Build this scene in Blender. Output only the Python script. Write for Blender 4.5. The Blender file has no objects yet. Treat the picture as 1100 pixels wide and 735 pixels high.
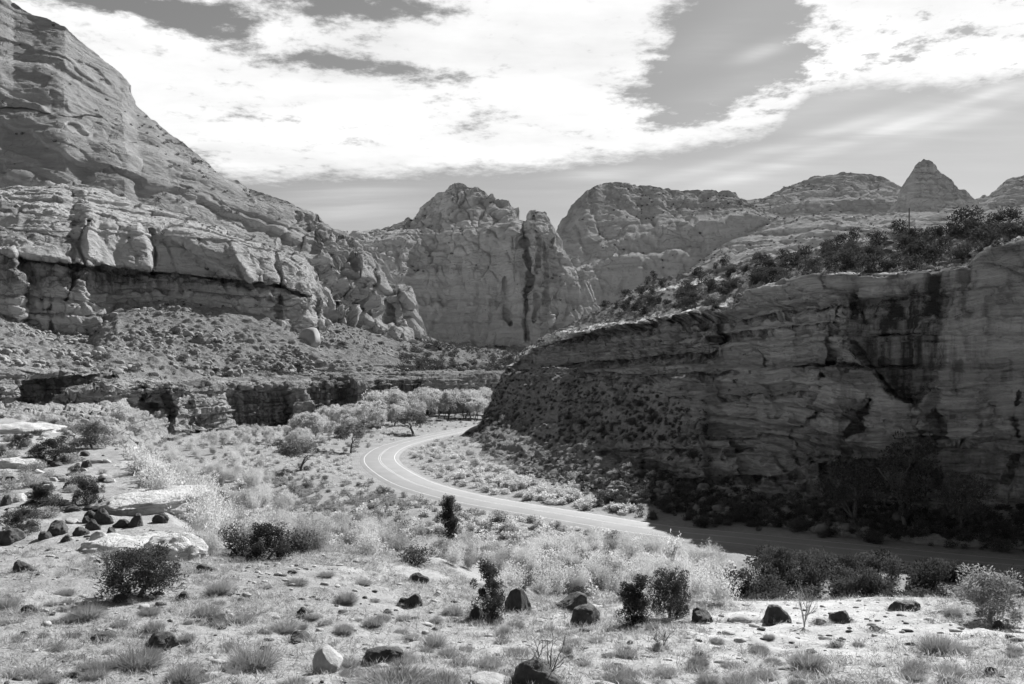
import bpy, math, random, time
import numpy as np
from mathutils import Vector, Matrix
T0 = time.time()
F = 953.0; CX = 550.0; HY = 400.0; CAMZ = 19.0
rng = np.random.default_rng(7)
random.seed(7)
scene = bpy.context.scene
COL = scene.collection

# ------------------------------------------------------------------ numpy noise
_LAT = np.random.default_rng(11).uniform(-1, 1, (64, 64, 64)).astype(np.float32).ravel()
_PERM = np.random.default_rng(11).permutation(256).astype(np.int32); _PERM = np.concatenate([_PERM, _PERM])
_G = np.random.default_rng(12).normal(size=(256, 3)); _G /= np.linalg.norm(_G, axis=1)[:, None]; _G = _G.astype(np.float32)
def pnoise(p, seed=0):
    p = np.asarray(p, np.float32); out = np.empty(len(p), np.float32)
    for a in range(0, len(p), 16384):
        q = p[a:a + 16384] + np.float32(seed * 17.31)
        fl = np.floor(q); i = fl.astype(np.int32); f = q - fl
        u = f * f * f * (f * (f * 6 - 15) + 10)
        X0 = i[:, 0] & 63; X1 = (i[:, 0] + 1) & 63; Y0 = (i[:, 1] & 63) << 6; Y1 = ((i[:, 1] + 1) & 63) << 6; Z0 = (i[:, 2] & 63) << 12; Z1 = ((i[:, 2] + 1) & 63) << 12
        ux, uy, uz = u[:, 0], u[:, 1], u[:, 2]
        def lx(k):
            v = _LAT[k + X0]; return v + ux * (_LAT[k + X1] - v)
        y0 = lx(Y0 + Z0); y0 = y0 + uy * (lx(Y1 + Z0) - y0)
        y1 = lx(Y0 + Z1); y1 = y1 + uy * (lx(Y1 + Z1) - y1)
        out[a:a + 16384] = y0 + uz * (y1 - y0)
    return out
_ROT = np.array([[.8, .6, 0], [-.48, .64, .6], [.36, -.48, .8]], np.float32)
def fbm(p, octv=4, seed=0, gain=0.5, ridged=False):
    p = np.asarray(p, np.float32); s = np.zeros(len(p), np.float32); a = 1.0; t = 0
    for o in range(octv):
        n = pnoise(p, seed + o * 3)
        if ridged: n = 1 - 2 * np.abs(n)
        s += a * n; t += a; a *= gain
        p = (p @ _ROT) * np.float32(2.03) + np.float32(5.2)
    return s / t
def voronoi(p, seed=0):
    if len(p) > 20000:
        o = [voronoi(p[a:a + 16384], seed) for a in range(0, len(p), 16384)]
        return tuple(np.concatenate(x) for x in zip(*o))
    p = np.asarray(p, np.float32); ip = np.floor(p).astype(np.int32); f = p - ip
    F1 = np.full(len(p), 9.0, np.float32); F2 = F1.copy(); cid = np.zeros(len(p), np.float32)
    for dx in (-1, 0, 1):
        for dy in (-1, 0, 1):
            for dz in (-1, 0, 1):
                a = (ip[:, 0] + dx + seed * 7) & 255; b = (ip[:, 1] + dy) & 255; c = (ip[:, 2] + dz) & 255
                h = _PERM[_PERM[_PERM[a] + b] + c]
                o = _G[h] * 0.42 + 0.5
                d = np.sqrt((dx + o[:, 0] - f[:, 0]) ** 2 + (dy + o[:, 1] - f[:, 1]) ** 2 + (dz + o[:, 2] - f[:, 2]) ** 2)
                m = d < F1
                F2 = np.where(m, F1, np.minimum(F2, d))
                cid = np.where(m, h.astype(np.float32) / 255.0, cid)
                F1 = np.where(m, d, F1)
    return F1, F2, cid
def sstep(a, b, x):
    t = np.clip((x - a) / (b - a), 0, 1); return t * t * (3 - 2 * t)
def strata(z, seed, tmin, tmax, lo=-400, hi=900):
    r = np.random.default_rng(seed); zs = []; vs = []; z0 = lo
    while z0 < hi:
        t = r.uniform(tmin, tmax) if r.random() < .7 else r.uniform(tmin, (tmin + tmax) / 2) * .6
        v = r.uniform(-1, 1); zs += [z0, z0 + t * .86]; vs += [v, v + r.uniform(-.12, .12)]; z0 += t
    return np.interp(z, zs, vs).astype(np.float32)
def seg_dist(P, poly, attr=None):
    """distance of points to a polyline; with attr, its value at the nearest place too"""
    if len(P) > 20000:
        o = [seg_dist(P[a:a + 16384], poly, attr) for a in range(0, len(P), 16384)]
        return tuple(np.concatenate(x) for x in zip(*o))
    poly = np.asarray(poly, float); best = np.full(len(P), 1e9); at = np.zeros(len(P)); near = np.zeros((len(P), 2))
    for k in range(len(poly) - 1):
        a, b = poly[k], poly[k + 1]; d = b - a; L = max((d * d).sum(), 1e-12)
        t = np.clip(((P - a) @ d) / L, 0, 1); q = a + t[:, None] * d
        dd = np.hypot(P[:, 0] - q[:, 0], P[:, 1] - q[:, 1]); m = dd < best
        best[m] = dd[m]; near[m] = q[m]
        if attr is not None: at[m] = (attr[k] + (attr[k + 1] - attr[k]) * t)[m]
    return best, at, near
def inside(P, poly):
    poly = np.asarray(poly, float); r = np.zeros(len(P), bool); n = len(poly)
    x, y = P[:, 0], P[:, 1]
    for k in range(n):
        x0, y0 = poly[k]; x1, y1 = poly[(k + 1) % n]
        if y0 == y1: continue
        c = ((y0 > y) != (y1 > y)) & (x < (x1 - x0) * (y - y0) / (y1 - y0) + x0); r ^= c
    return r
def near_box(P, poly, pad=30):
    a = np.array(poly, float); lo = a.min(0) - pad; hi = a.max(0) + pad
    return (P[:, 0] > lo[0]) & (P[:, 0] < hi[0]) & (P[:, 1] > lo[1]) & (P[:, 1] < hi[1])
def sd_poly(P, poly):
    m = near_box(P, poly, 45); r = np.full(len(P), 45.0); Q = P[m]
    if len(Q):
        d, _, _ = seg_dist(Q, list(poly) + [poly[0]]); r[m] = np.where(inside(Q, poly), -d, d)
    return r

# ------------------------------------------------------------------ mesh helpers
def mesh_from(name, V, faces, k=4, smooth=False, attrs=None):
    V = np.asarray(V, np.float32); faces = np.asarray(faces, np.int32).reshape(-1, k)
    me = bpy.data.meshes.new(name)
    me.vertices.add(len(V)); me.vertices.foreach_set('co', V.ravel())
    me.loops.add(faces.size); me.loops.foreach_set('vertex_index', faces.ravel())
    me.polygons.add(len(faces))
    me.polygons.foreach_set('loop_start', np.arange(0, faces.size, k, dtype=np.int32))
    me.polygons.foreach_set('loop_total', np.full(len(faces), k, np.int32))
    if smooth: me.polygons.foreach_set('use_smooth', np.ones(len(faces), bool))
    for a, v in (attrs or {}).items():
        at = me.attributes.new(a, 'FLOAT', 'POINT'); at.data.foreach_set('value', np.asarray(v, np.float32).ravel())
    me.update(calc_edges=True)
    return me
def link(name, me, mat=None, parent=None):
    o = bpy.data.objects.new(name, me); COL.objects.link(o)
    if mat is not None and me is not None and len(me.materials) == 0: me.materials.append(mat)
    if parent is not None: o.parent = parent
    return o
def tag(o, label=None, cat=None, group=None, kind=None):
    if label: o['label'] = label
    if cat: o['category'] = cat
    if group: o['group'] = group
    if kind: o['kind'] = kind
    return o
def grid_faces(nv, nu):
    i = np.arange(nv * nu, dtype=np.int32).reshape(nv, nu)
    return np.stack([i[:-1, :-1], i[:-1, 1:], i[1:, 1:], i[1:, :-1]], -1).reshape(-1, 4)
def at(px, py, D):
    return np.stack([(np.asarray(px) - CX) / F * D, np.asarray(D) * 1.0, CAMZ + (HY - np.asarray(py)) / F * D], -1)
def grid_normals(P):
    du = np.gradient(P, axis=1); dv = np.gradient(P, axis=0)
    n = np.cross(du, dv); n /= (np.linalg.norm(n, axis=2)[..., None] + 1e-9); return n
def blur(A, n):
    for _ in range(n):
        B = np.pad(A, ((1, 1), (1, 1)) + ((0, 0),) * (A.ndim - 2), mode='edge')
        A = (B[1:-1, 1:-1] * 2 + B[:-2, 1:-1] + B[2:, 1:-1] + B[1:-1, :-2] + B[1:-1, 2:]) / 6
    return A

# ------------------------------------------------------------------ node helpers
class NT:
    def __init__(s, tree): s.t = tree; s.n = tree.nodes; s.l = tree.links
    def new(s, typ, **kw):
        n = s.n.new(typ)
        for k, v in kw.items(): setattr(n, k, v)
        return n
    def put(s, sock, v):
        if hasattr(v, 'is_linked') or isinstance(v, bpy.types.NodeSocket): s.l.new(v, sock)
        elif v is not None: sock.default_value = v
    def math(s, op, a, b=None, c=None, clamp=False):
        n = s.new('ShaderNodeMath', operation=op); n.use_clamp = clamp
        s.put(n.inputs[0], a)
        if b is not None: s.put(n.inputs[1], b)
        if c is not None: s.put(n.inputs[2], c)
        return n.outputs[0]
    def noise(s, vec, scale, detail=4, rough=.55, dist=0.0):
        n = s.new('ShaderNodeTexNoise'); s.put(n.inputs['Vector'], vec)
        n.inputs['Scale'].default_value = scale; n.inputs['Detail'].default_value = detail
        n.inputs['Roughness'].default_value = rough; n.inputs['Distortion'].default_value = dist
        return n.outputs[0]
    def voro(s, vec, scale, feature='F1', rnd=1.0):
        n = s.new('ShaderNodeTexVoronoi', feature=feature); s.put(n.inputs['Vector'], vec)
        n.inputs['Scale'].default_value = scale; n.inputs['Randomness'].default_value = rnd
        return n
    def scalev(s, vec, sc, loc=(0, 0, 0)):
        n = s.new('ShaderNodeMapping'); s.put(n.inputs['Vector'], vec)
        n.inputs['Scale'].default_value = sc; n.inputs['Location'].default_value = loc
        return n.outputs[0]
    def rng(s, v, a, b, c=0.0, d=1.0, smooth=True):
        n = s.new('ShaderNodeMapRange', interpolation_type='SMOOTHSTEP' if smooth else 'LINEAR')
        s.put(n.inputs[0], v)
        for i, x in enumerate((a, b, c, d)): n.inputs[i + 1].default_value = x
        return n.outputs[0]
    def grey(s, v):
        n = s.new('ShaderNodeCombineColor'); 
        for i in range(3): s.put(n.inputs[i], v)
        return n.outputs[0]
    def attr(s, name):
        n = s.new('ShaderNodeAttribute'); n.attribute_name = name; return n.outputs['Fac']
def new_mat(name):
    m = bpy.data.materials.new(name); m.use_nodes = True; nt = NT(m.node_tree); nt.n.clear()
    out = nt.new('ShaderNodeOutputMaterial'); return m, nt, out

def rock_mat(name, base, L, var=.35, band=.25, bandf=.25, streak=0.0, bump=1.0, soil=None, stain_shading=True, speck=0.0, stretch=(1, 1, 1), crack=.35, lam=.3):
    """L: length in metres of the broad blotches; fine detail follows from it"""
    m, nt, out = new_mat(name)
    tc = nt.new('ShaderNodeTexCoord').outputs['Object']
    v = nt.scalev(tc, stretch)
    n1 = nt.noise(v, 1.0 / L, 5, .6)
    n2 = nt.noise(v, 9.0 / L, 6, .65)
    warp = nt.noise(tc, .4 / L, 3)
    sep = nt.new('ShaderNodeSeparateXYZ'); nt.put(sep.inputs[0], tc)
    zz = nt.math('ADD', sep.outputs[2], nt.math('MULTIPLY', warp, L * .9))
    cv = nt.new('ShaderNodeCombineXYZ'); nt.put(cv.inputs[2], zz)
    nt.put(cv.inputs[0], nt.math('MULTIPLY', sep.outputs[0], .02)); nt.put(cv.inputs[1], nt.math('MULTIPLY', sep.outputs[1], .02))
    b1 = nt.noise(cv.outputs[0], bandf, 6, .7)
    f = nt.math('ADD', nt.math('MULTIPLY', nt.math('SUBTRACT', n1, .5), var * 2.2), nt.math('MULTIPLY', nt.math('SUBTRACT', n2, .5), var * 1.3))
    f = nt.math('ADD', f, nt.math('MULTIPLY', nt.math('SUBTRACT', b1, .5), band * 3))
    f = nt.math('ADD', f, 1.0)
    lv = nt.new('ShaderNodeCombineXYZ'); nt.put(lv.inputs[2], zz); nt.put(lv.inputs[0], nt.math('MULTIPLY', sep.outputs[0], .06)); nt.put(lv.inputs[1], nt.math('MULTIPLY', sep.outputs[1], .06))
    l1 = nt.noise(lv.outputs[0], 30.0 / L, 4, .7); f = nt.math('ADD', f, nt.math('MULTIPLY', nt.math('SUBTRACT', l1, .5), lam * 1.6))
    if crack:
        dv = nt.new('ShaderNodeVectorMath', operation='ADD'); nt.put(dv.inputs[0], nt.scalev(tc, (1, 1, 1.5)))
        dn = nt.new('ShaderNodeTexNoise'); nt.put(dn.inputs['Vector'], tc); dn.inputs['Scale'].default_value = 2.0 / L; dn.inputs['Detail'].default_value = 4
        ds = nt.new('ShaderNodeVectorMath', operation='SCALE'); nt.l.new(dn.outputs['Color'], ds.inputs[0]); ds.inputs['Scale'].default_value = L * .7; nt.l.new(ds.outputs[0], dv.inputs[1])
        ve = nt.voro(dv.outputs[0], 2.6 / L, 'DISTANCE_TO_EDGE'); ce = nt.math('MULTIPLY', nt.rng(ve.outputs['Distance'], .0, .05, 1, 0), nt.rng(n1, .42, .58))
        f = nt.math('MULTIPLY', f, nt.math('SUBTRACT', 1.0, nt.math('MULTIPLY', ce, crack)))
    if streak:
        sv = nt.scalev(tc, (1, 1, .045)); s1 = nt.noise(sv, 6.0 / L, 5, .6); s2 = nt.noise(tc, .55 / L, 3)
        st = nt.math('MULTIPLY', nt.rng(s1, .47, .64), nt.rng(s2, .42, .60))
        f = nt.math('MULTIPLY', f, nt.math('SUBTRACT', 1.0, nt.math('MULTIPLY', st, streak)))
    if stain_shading:
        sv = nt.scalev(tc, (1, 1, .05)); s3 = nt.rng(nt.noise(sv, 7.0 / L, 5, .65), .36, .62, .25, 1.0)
        f = nt.math('MULTIPLY', f, nt.math('SUBTRACT', 1.0, nt.math('MULTIPLY', nt.attr('stain_shading'), s3)))  # real varnish plus painted ledge shade and painted sunlit rims
    if speck:
        vv = nt.voro(tc, 11.0 / L); sp = nt.rng(vv.outputs['Distance'], .12, .3, 0, 1)
        f = nt.math('MULTIPLY', f, nt.math('ADD', nt.math('MULTIPLY', sp, speck), 1 - speck))
    col = nt.math('MULTIPLY', nt.math('MAXIMUM', f, .15), base)
    if soil is not None:
        sn = nt.noise(tc, 14.0 / L, 8, .7)
        sc = nt.math('MULTIPLY', nt.rng(sn, .3, .7, .6, 1.35, False), soil)
        t = nt.attr('talus')
        col = nt.math('ADD', nt.math('MULTIPLY', col, nt.math('SUBTRACT', 1.0, t)), nt.math('MULTIPLY', sc, t))
    p = nt.new('ShaderNodeBsdfDiffuse'); nt.put(p.inputs['Color'], nt.grey(col)); p.inputs['Roughness'].default_value = .6
    h = nt.math('ADD', nt.math('MULTIPLY', n2, .8), nt.math('MULTIPLY', b1, .5))
    vf = nt.noise(v, 40.0 / L, 4, .6); h = nt.math('ADD', h, nt.math('ADD', nt.math('MULTIPLY', vf, .3), nt.math('MULTIPLY', l1, .7)))
    if crack: h = nt.math('SUBTRACT', h, nt.math('MULTIPLY', ce, .5))
    bp = nt.new('ShaderNodeBump'); nt.put(bp.inputs['Height'], h); bp.inputs['Strength'].default_value = .9
    bp.inputs['Distance'].default_value = L * .09 * bump
    nt.put(p.inputs['Normal'], bp.outputs[0]); nt.put(out.inputs[0], p.outputs[0])
    return m

def leaf_mat(name, base, trans=.35, var=.35):
    m, nt, out = new_mat(name)
    oi = nt.new('ShaderNodeObjectInfo').outputs['Random']
    tc = nt.new('ShaderNodeTexCoord').outputs['Object']
    n = nt.noise(tc, 2.2, 3)
    f = nt.math('ADD', nt.math('MULTIPLY', nt.math('SUBTRACT', oi, .5), var), nt.math('MULTIPLY', nt.math('SUBTRACT', n, .5), .9))
    c = nt.grey(nt.math('MULTIPLY', nt.math('MAXIMUM', nt.math('ADD', f, 1.0), .2), base))
    a = nt.new('ShaderNodeBsdfDiffuse'); nt.put(a.inputs[0], c)
    b = nt.new('ShaderNodeBsdfTranslucent'); nt.put(b.inputs[0], c)
    mx = nt.new('ShaderNodeMixShader'); mx.inputs[0].default_value = trans
    nt.l.new(a.outputs[0], mx.inputs[1]); nt.l.new(b.outputs[0], mx.inputs[2]); nt.l.new(mx.outputs[0], out.inputs[0])
    return m
def plain_mat(name, base, rough=.8, var=.25, scale=3.0, bump=0.0, spec=.2):
    m, nt, out = new_mat(name)
    tc = nt.new('ShaderNodeTexCoord').outputs['Object']
    n = nt.noise(tc, scale, 8, .6)
    c = nt.math('MULTIPLY', nt.math('ADD', nt.math('MULTIPLY', nt.math('SUBTRACT', n, .5), var * 3), 1.0), base)
    p = nt.new('ShaderNodeBsdfPrincipled'); nt.put(p.inputs['Base Color'], nt.grey(nt.math('MAXIMUM', c, .005)))
    p.inputs['Roughness'].default_value = rough; p.inputs['Specular IOR Level'].default_value = spec
    if bump:
        bp = nt.new('ShaderNodeBump'); nt.put(bp.inputs['Height'], nt.noise(tc, scale * 4, 8, .7)); bp.inputs['Distance'].default_value = bump
        bp.inputs['Strength'].default_value = .8; nt.put(p.inputs['Normal'], bp.outputs[0])
    nt.put(out.inputs[0], p.outputs[0]); return m

# ------------------------------------------------------------------ camera, sun, sky
cam = bpy.data.cameras.new('camera'); co = bpy.data.objects.new('camera', cam); COL.objects.link(co)
cam.sensor_width = 36; cam.lens = F / 1100 * 36; cam.shift_y = (HY - 367.5) / 1100
cam.clip_end = 30000; cam.clip_start = .1
co.location = (0, 0, CAMZ); co.rotation_euler = (math.radians(90), 0, 0)
scene.camera = co
SUN_AZ, SUN_EL = 31.0, 38.0
S = Vector((math.sin(math.radians(SUN_AZ)) * math.cos(math.radians(SUN_EL)), math.cos(math.radians(SUN_AZ)) * math.cos(math.radians(SUN_EL)), math.sin(math.radians(SUN_EL))))
sl = bpy.data.lights.new('sun', 'SUN'); so = bpy.data.objects.new('sun', sl); COL.objects.link(so)
sl.energy = 5.0; sl.angle = math.radians(.5); sl.color = (1, 1, 1)
so.rotation_euler = S.to_track_quat('Z', 'Y').to_euler(); so.location = (60, 100, 200)

def build_world():
    w = bpy.data.worlds.new('World'); scene.world = w; w.use_nodes = True
    nt = NT(w.node_tree); nt.n.clear()
    sky = nt.new('ShaderNodeTexSky'); sky.sky_type = 'NISHITA'; sky.sun_disc = False
    sky.sun_elevation = math.radians(SUN_EL); sky.sun_rotation = math.radians(SUN_AZ); sky.altitude = 1700
    sep = nt.new('ShaderNodeSeparateColor'); nt.l.new(sky.outputs[0], sep.inputs[0])
    lum = nt.math('ADD', nt.math('MULTIPLY', sep.outputs[0], .55), nt.math('ADD', nt.math('MULTIPLY', sep.outputs[1], .3), nt.math('MULTIPLY', sep.outputs[2], .15)))
    d = nt.new('ShaderNodeTexCoord').outputs['Generated']
    xyz = nt.new('ShaderNodeSeparateXYZ'); nt.l.new(d, xyz.inputs[0])
    x, y, z = xyz.outputs
    az = nt.math('ARCTAN2', x, y); el = nt.math('ARCSINE', z)
    zc = nt.math('ADD', nt.math('MAXIMUM', z, 0.0), .09)
    qx = nt.math('DIVIDE', x, zc); qy = nt.math('DIVIDE', y, zc)
    q = nt.new('ShaderNodeCombineXYZ'); nt.put(q.inputs[0], qx); nt.put(q.inputs[1], qy)
    fb = nt.math('SUBTRACT', nt.noise(q.outputs[0], 3.2, 8, .62, .2), .5)       # puffs of the cloud deck
    fb2 = nt.math('SUBTRACT', nt.noise(nt.scalev(q.outputs[0], (1, 1.0, 1), (4, 2, 1)), 15.0, 8, .65, .1), .5)
    big = nt.math('SUBTRACT', nt.noise(nt.scalev(q.outputs[0], (1, 1, 1), (9, 1, 3)), .35, 4, .5), .5)
    def azel(px, py):
        a = (px - CX) / F; e = (HY - py) / F
        return math.atan(a), math.asin(e / math.sqrt(1 + a * a + e * e))
    # lower rim of the cloud sheet, as elevation over azimuth
    fc = nt.new('ShaderNodeFloatCurve'); nt.put(fc.inputs['Value'], nt.rng(az, -.8, .8, 0, 1, False))
    cm = fc.mapping; cv = cm.curves[0]
    rim = [(-900, 215), (-100, 205), (150, 196), (300, 199), (450, 192), (560, 189), (620, 181), (700, 172), (780, 158), (835, 145), (852, 128), (872, 108), (930, 98), (1000, 98), (1100, 94), (1500, 70)]
    pts = [((azel(a, b)[0] + .8) / 1.6, azel(a, b)[1]) for a, b in rim]
    pts = [p for p in pts if 0 < p[0] < 1]
    pts = [(0, pts[0][1])] + pts + [(1, pts[-1][1])]
    cv.points[0].location = pts[0]; cv.points[1].location = pts[-1]
    for p in pts[1:-1]: cv.points.new(*p)
    for p in cv.points: p.handle_type = 'VECTOR'
    cm.update()
    above = nt.math('SUBTRACT', el, fc.outputs[0])
    above = nt.math('ADD', above, nt.math('ADD', nt.math('MULTIPLY', fb2, .03), nt.math('MULTIPLY', fb, .03)))
    sheet = nt.rng(above, -.004, .022)
    def blob(px, py, rx, ry, rot=0.0):
        a0, e0 = azel(px, py); c, s = math.cos(math.radians(rot)), math.sin(math.radians(rot))
        da = nt.math('SUBTRACT', az, a0); de = nt.math('SUBTRACT', el, e0)
        u = nt.math('ADD', nt.math('MULTIPLY', da, c / (rx / F)), nt.math('MULTIPLY', de, s / (rx / F)))
        v = nt.math('ADD', nt.math('MULTIPLY', da, -s / (ry / F)), nt.math('MULTIPLY', de, c / (ry / F)))
        r2 = nt.math('ADD', nt.math('MULTIPLY', u, u), nt.math('MULTIPLY', v, v))
        return nt.math('POWER', 2.718, nt.math('MULTIPLY', r2, -1.0))
    gap = None
    for args, wgt in [((785, 55, 66, 42, 10), 1.25), ((745, 85, 50, 34, 0), .7), ((800, 5, 66, 40, 0), .95), ((735, 130, 50, 10, 6), .75), ((400, 4, 85, 17, -2), 1.15), ((395, 70, 75, 9, -3), .72), ((490, 79, 45, 7, 0), .6), ((230, 38, 70, 13, -12), .8), ((130, 5, 120, 14, 0), 1.0), ((250, 8, 60, 14, 0), .6), ((950, 60, 90, 10, 12), .45), ((690, 105, 30, 12, 10), .5), ((850, 70, 30, 16, 20), .7)]:
        b = nt.math('MULTIPLY', blob(*args), wgt); gap = b if gap is None else nt.math('ADD', gap, b)
    dens = nt.math('SUBTRACT', nt.math('ADD', nt.math('ADD', .74, nt.math('MULTIPLY', fb, 2.5)), nt.math('ADD', nt.math('MULTIPLY', fb2, nt.rng(az, .18, .45, 2.0, 4.0)), nt.math('MULTIPLY', big, .5))), gap)
    deck = nt.math('MULTIPLY', sheet, nt.rng(dens, -.12, .62))
    # thin streaks low on the right and a faint veil low on the left
    st = None
    sn = nt.rng(nt.noise(nt.scalev(q.outputs[0], (.5, 2.2, 1)), 2.0, 6, .6, .4), .3, .7)
    for args, wgt in [((960, 138, 170, 7, 13.5), .75), ((860, 152, 120, 6, 12), .5), ((1060, 120, 90, 7, 14), .6), ((900, 104, 120, 12, 10), .3), ((820, 55, 28, 7, 12), .5), ((770, 40, 50, 18, 20), .16), ((790, 95, 60, 12, 12), .25), ((640, 188, 45, 7, 4), .35), ((400, 205, 60, 8, 4), .28), ((1050, 106, 20, 4, 10), .5), ((360, 225, 90, 22, 0), .3), ((1000, 150, 300, 50, 8), .22), ((600, 200, 300, 14, 0), .15)]:
        b = nt.math('MULTIPLY', blob(*args), wgt); st = b if st is None else nt.math('ADD', st, b)
    st = nt.math('MULTIPLY', st, nt.math('ADD', nt.math('MULTIPLY', sn, .75), .25))
    cloud = nt.math('MAXIMUM', deck, nt.math('MINIMUM', st, .8))
    # brightness inside the sheet: whiter where thick, faint grey ripples
    rip = nt.noise(nt.scalev(q.outputs[0], (.6, 1.6, 1)), 1.6, 6, .55)
    cb = nt.math('ADD', CLOUD, nt.math('MULTIPLY', nt.math('ADD', nt.math('SUBTRACT', rip, .5), nt.math('MULTIPLY', fb, .5)), CLOUD * .7))
    cloud = nt.math('MULTIPLY', cloud, nt.math('MULTIPLY', nt.rng(y, -.1, .35), nt.rng(el, .95, .5)))  # clouds kept out of the unseen sky overhead and behind, cutting fill light
    skyv = nt.math('MULTIPLY', lum, SKYK)
    mixv = nt.math('ADD', nt.math('MULTIPLY', skyv, nt.math('SUBTRACT', 1.0, cloud)), nt.math('MULTIPLY', cb, cloud))
    bg = nt.new('ShaderNodeBackground'); nt.put(bg.inputs[0], nt.grey(mixv)); bg.inputs[1].default_value = .1
    out = nt.new('ShaderNodeOutputWorld'); nt.l.new(bg.outputs[0], out.inputs[0])
SKYK = .40; CLOUD = 4.15
build_world()

# ------------------------------------------------------------------ the road and the ground
road_px = [(1500, 634), (1300, 622), (1100, 609), (900, 589.5), (800, 579), (700, 569), (620, 556), (560, 546), (500, 535), (450, 521.5), (424, 509), (409, 497), (410, 488), (425, 479), (460, 469.5), (500, 461.5), (530, 456.5), (548, 451), (560, 444)]
RC = np.array([[(a - CX) / F * (CAMZ * F / (b - HY)), CAMZ * F / (b - HY)] for a, b in road_px])
def catmull(P, n=12):
    P = np.vstack([2 * P[0] - P[1], P, 2 * P[-1] - P[-2]]); o = []
    for k in range(1, len(P) - 2):
        for t in np.linspace(0, 1, n, endpoint=False):
            a, b, c, d = P[k - 1], P[k], P[k + 1], P[k + 2]
            o.append(.5 * (2 * b + (c - a) * t + (2 * a - 5 * b + 4 * c - d) * t * t + (3 * b - a - 3 * c + d) * t ** 3))
    o.append(P[-2]); return np.array(o)
ROAD = catmull(RC, 12)
LIP = np.array([(300, 20), (90, 27), (40, 31), (17, 30.5), (8, 30.5), (-2, 32), (-6, 33.5), (-10.5, 34.5), (-13.0, 36.5), (-15.2, 40), (-21.3, 52), (-26.8, 63), (-32, 74), (-60, 114), (-100, 150), (-170, 190)], float)
LIPW = np.array([22, 22, 22, 22, 22, 26, 45, 45, 14, 9, 9, 9, 10, 16, 30, 40], float)
TERR = list(map(tuple, LIP)) + [(-400, 190), (-400, -80), (300, -80)]
def z_terr(X, Y):
    w = sstep(-9, 3, X); k = .075 + .088 * w
    far = np.maximum(Y - 15, 0); lim = 34 + 30 * w
    z = 13.7 - k * np.minimum(far, lim - 15) + .0067 * np.maximum(15 - Y, 0) ** 2 * (Y > -10) + .0
    left = sstep(-5, -14, X)
    z = z + left * (.004 * np.maximum(Y - 36, 0))
    return np.minimum(z, 18)
def gh(X, Y, detail=True):
    X = np.asarray(X, float); Y = np.asarray(Y, float); P = np.stack([X, Y], -1)
    m = (np.abs(X) < 420) & (Y < 260)
    s = np.full(len(X), 1e4); w = np.full(len(X), 40.); near = np.zeros((len(X), 2))
    if m.any():
        d, wa, nr = seg_dist(P[m], LIP, LIPW); ins = inside(P[m], TERR)
        s[m] = np.where(ins, -d, d); w[m] = wa; near[m] = nr
    rd = np.full(len(X), 200.)
    m2 = (np.abs(X) < 400) & (Y > 40) & (Y < 460)
    if m2.any(): rd[m2], _, _ = seg_dist(P[m2], ROAD[::2])
    zt = np.where(s < 0, z_terr(X, Y), z_terr(near[:, 0], near[:, 1]))
    q = np.stack([X / 22, Y / 22, 0 * X], -1)
    und = fbm(q, 3, 5) * 1.2
    zv = .5 + und + sstep(-60, -160, X) * 8 * sstep(380, 150, Y)
    k = sstep(5.2, 16, rd); zv = zv * k + (-.12) * (1 - k)
    f = 1 - np.clip(s / w, 0, 1); f = np.where(w < 20, np.sqrt(np.clip(1 - (1 - f) ** 2, 0, 1)) * .5 + .5 * f, f * f * (3 - 2 * f) * .3 + f * .7)
    z = zv + (zt - zv) * f
    if detail:
        tin = sstep(2, -4, s)
        amp = .12 + .10 * tin
        rough = fbm(np.stack([X / 2.6, Y / 2.6, 0 * X], -1), 4, 21) * amp + fbm(np.stack([X / 7, Y / 7, 0 * X], -1), 2, 23) * .22
        rough = rough + (fbm(np.stack([X / .75, Y / .75, 0 * X], -1), 2, 27) * .09 + fbm(np.stack([X / .3, Y / .3, 0 * X], -1), 1, 28) * .03) * tin
        z = z + rough * np.where(rd < 5, 0, np.clip((rd - 5) / 6, 0, 1))
    return z
def gz(X, Y):
    X = np.asarray(X, float); Y = np.asarray(Y, float)
    fi = np.interp(Y, GY, np.arange(len(GY))); fj = np.interp(X / (Y + 8), GT, np.arange(len(GT)))
    i = np.minimum(fi.astype(int), len(GY) - 2); j = np.minimum(fj.astype(int), len(GT) - 2); a = fi - i; b = fj - j
    return (GZ[i, j] * (1 - b) + GZ[i, j + 1] * b) * (1 - a) + (GZ[i + 1, j] * (1 - b) + GZ[i + 1, j + 1] * b) * a
_HD = np.concatenate([np.arange(8, 60, .1), np.arange(60, 420, .5)])
def hit(px, py):
    px = np.atleast_1d(np.asarray(px, float)); py = np.atleast_1d(np.asarray(py, float))
    D = np.broadcast_to(_HD, (len(px), len(_HD)))
    X = (px[:, None] - CX) / F * D
    below = (CAMZ + (HY - py[:, None]) / F * D) <= gz(X.ravel(), D.ravel()).reshape(X.shape)
    k = np.where(below.any(1), np.argmax(below, 1), len(_HD) - 1); d = _HD[k]; x = (px - CX) / F * d
    return x, d, gz(x, d)

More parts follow.
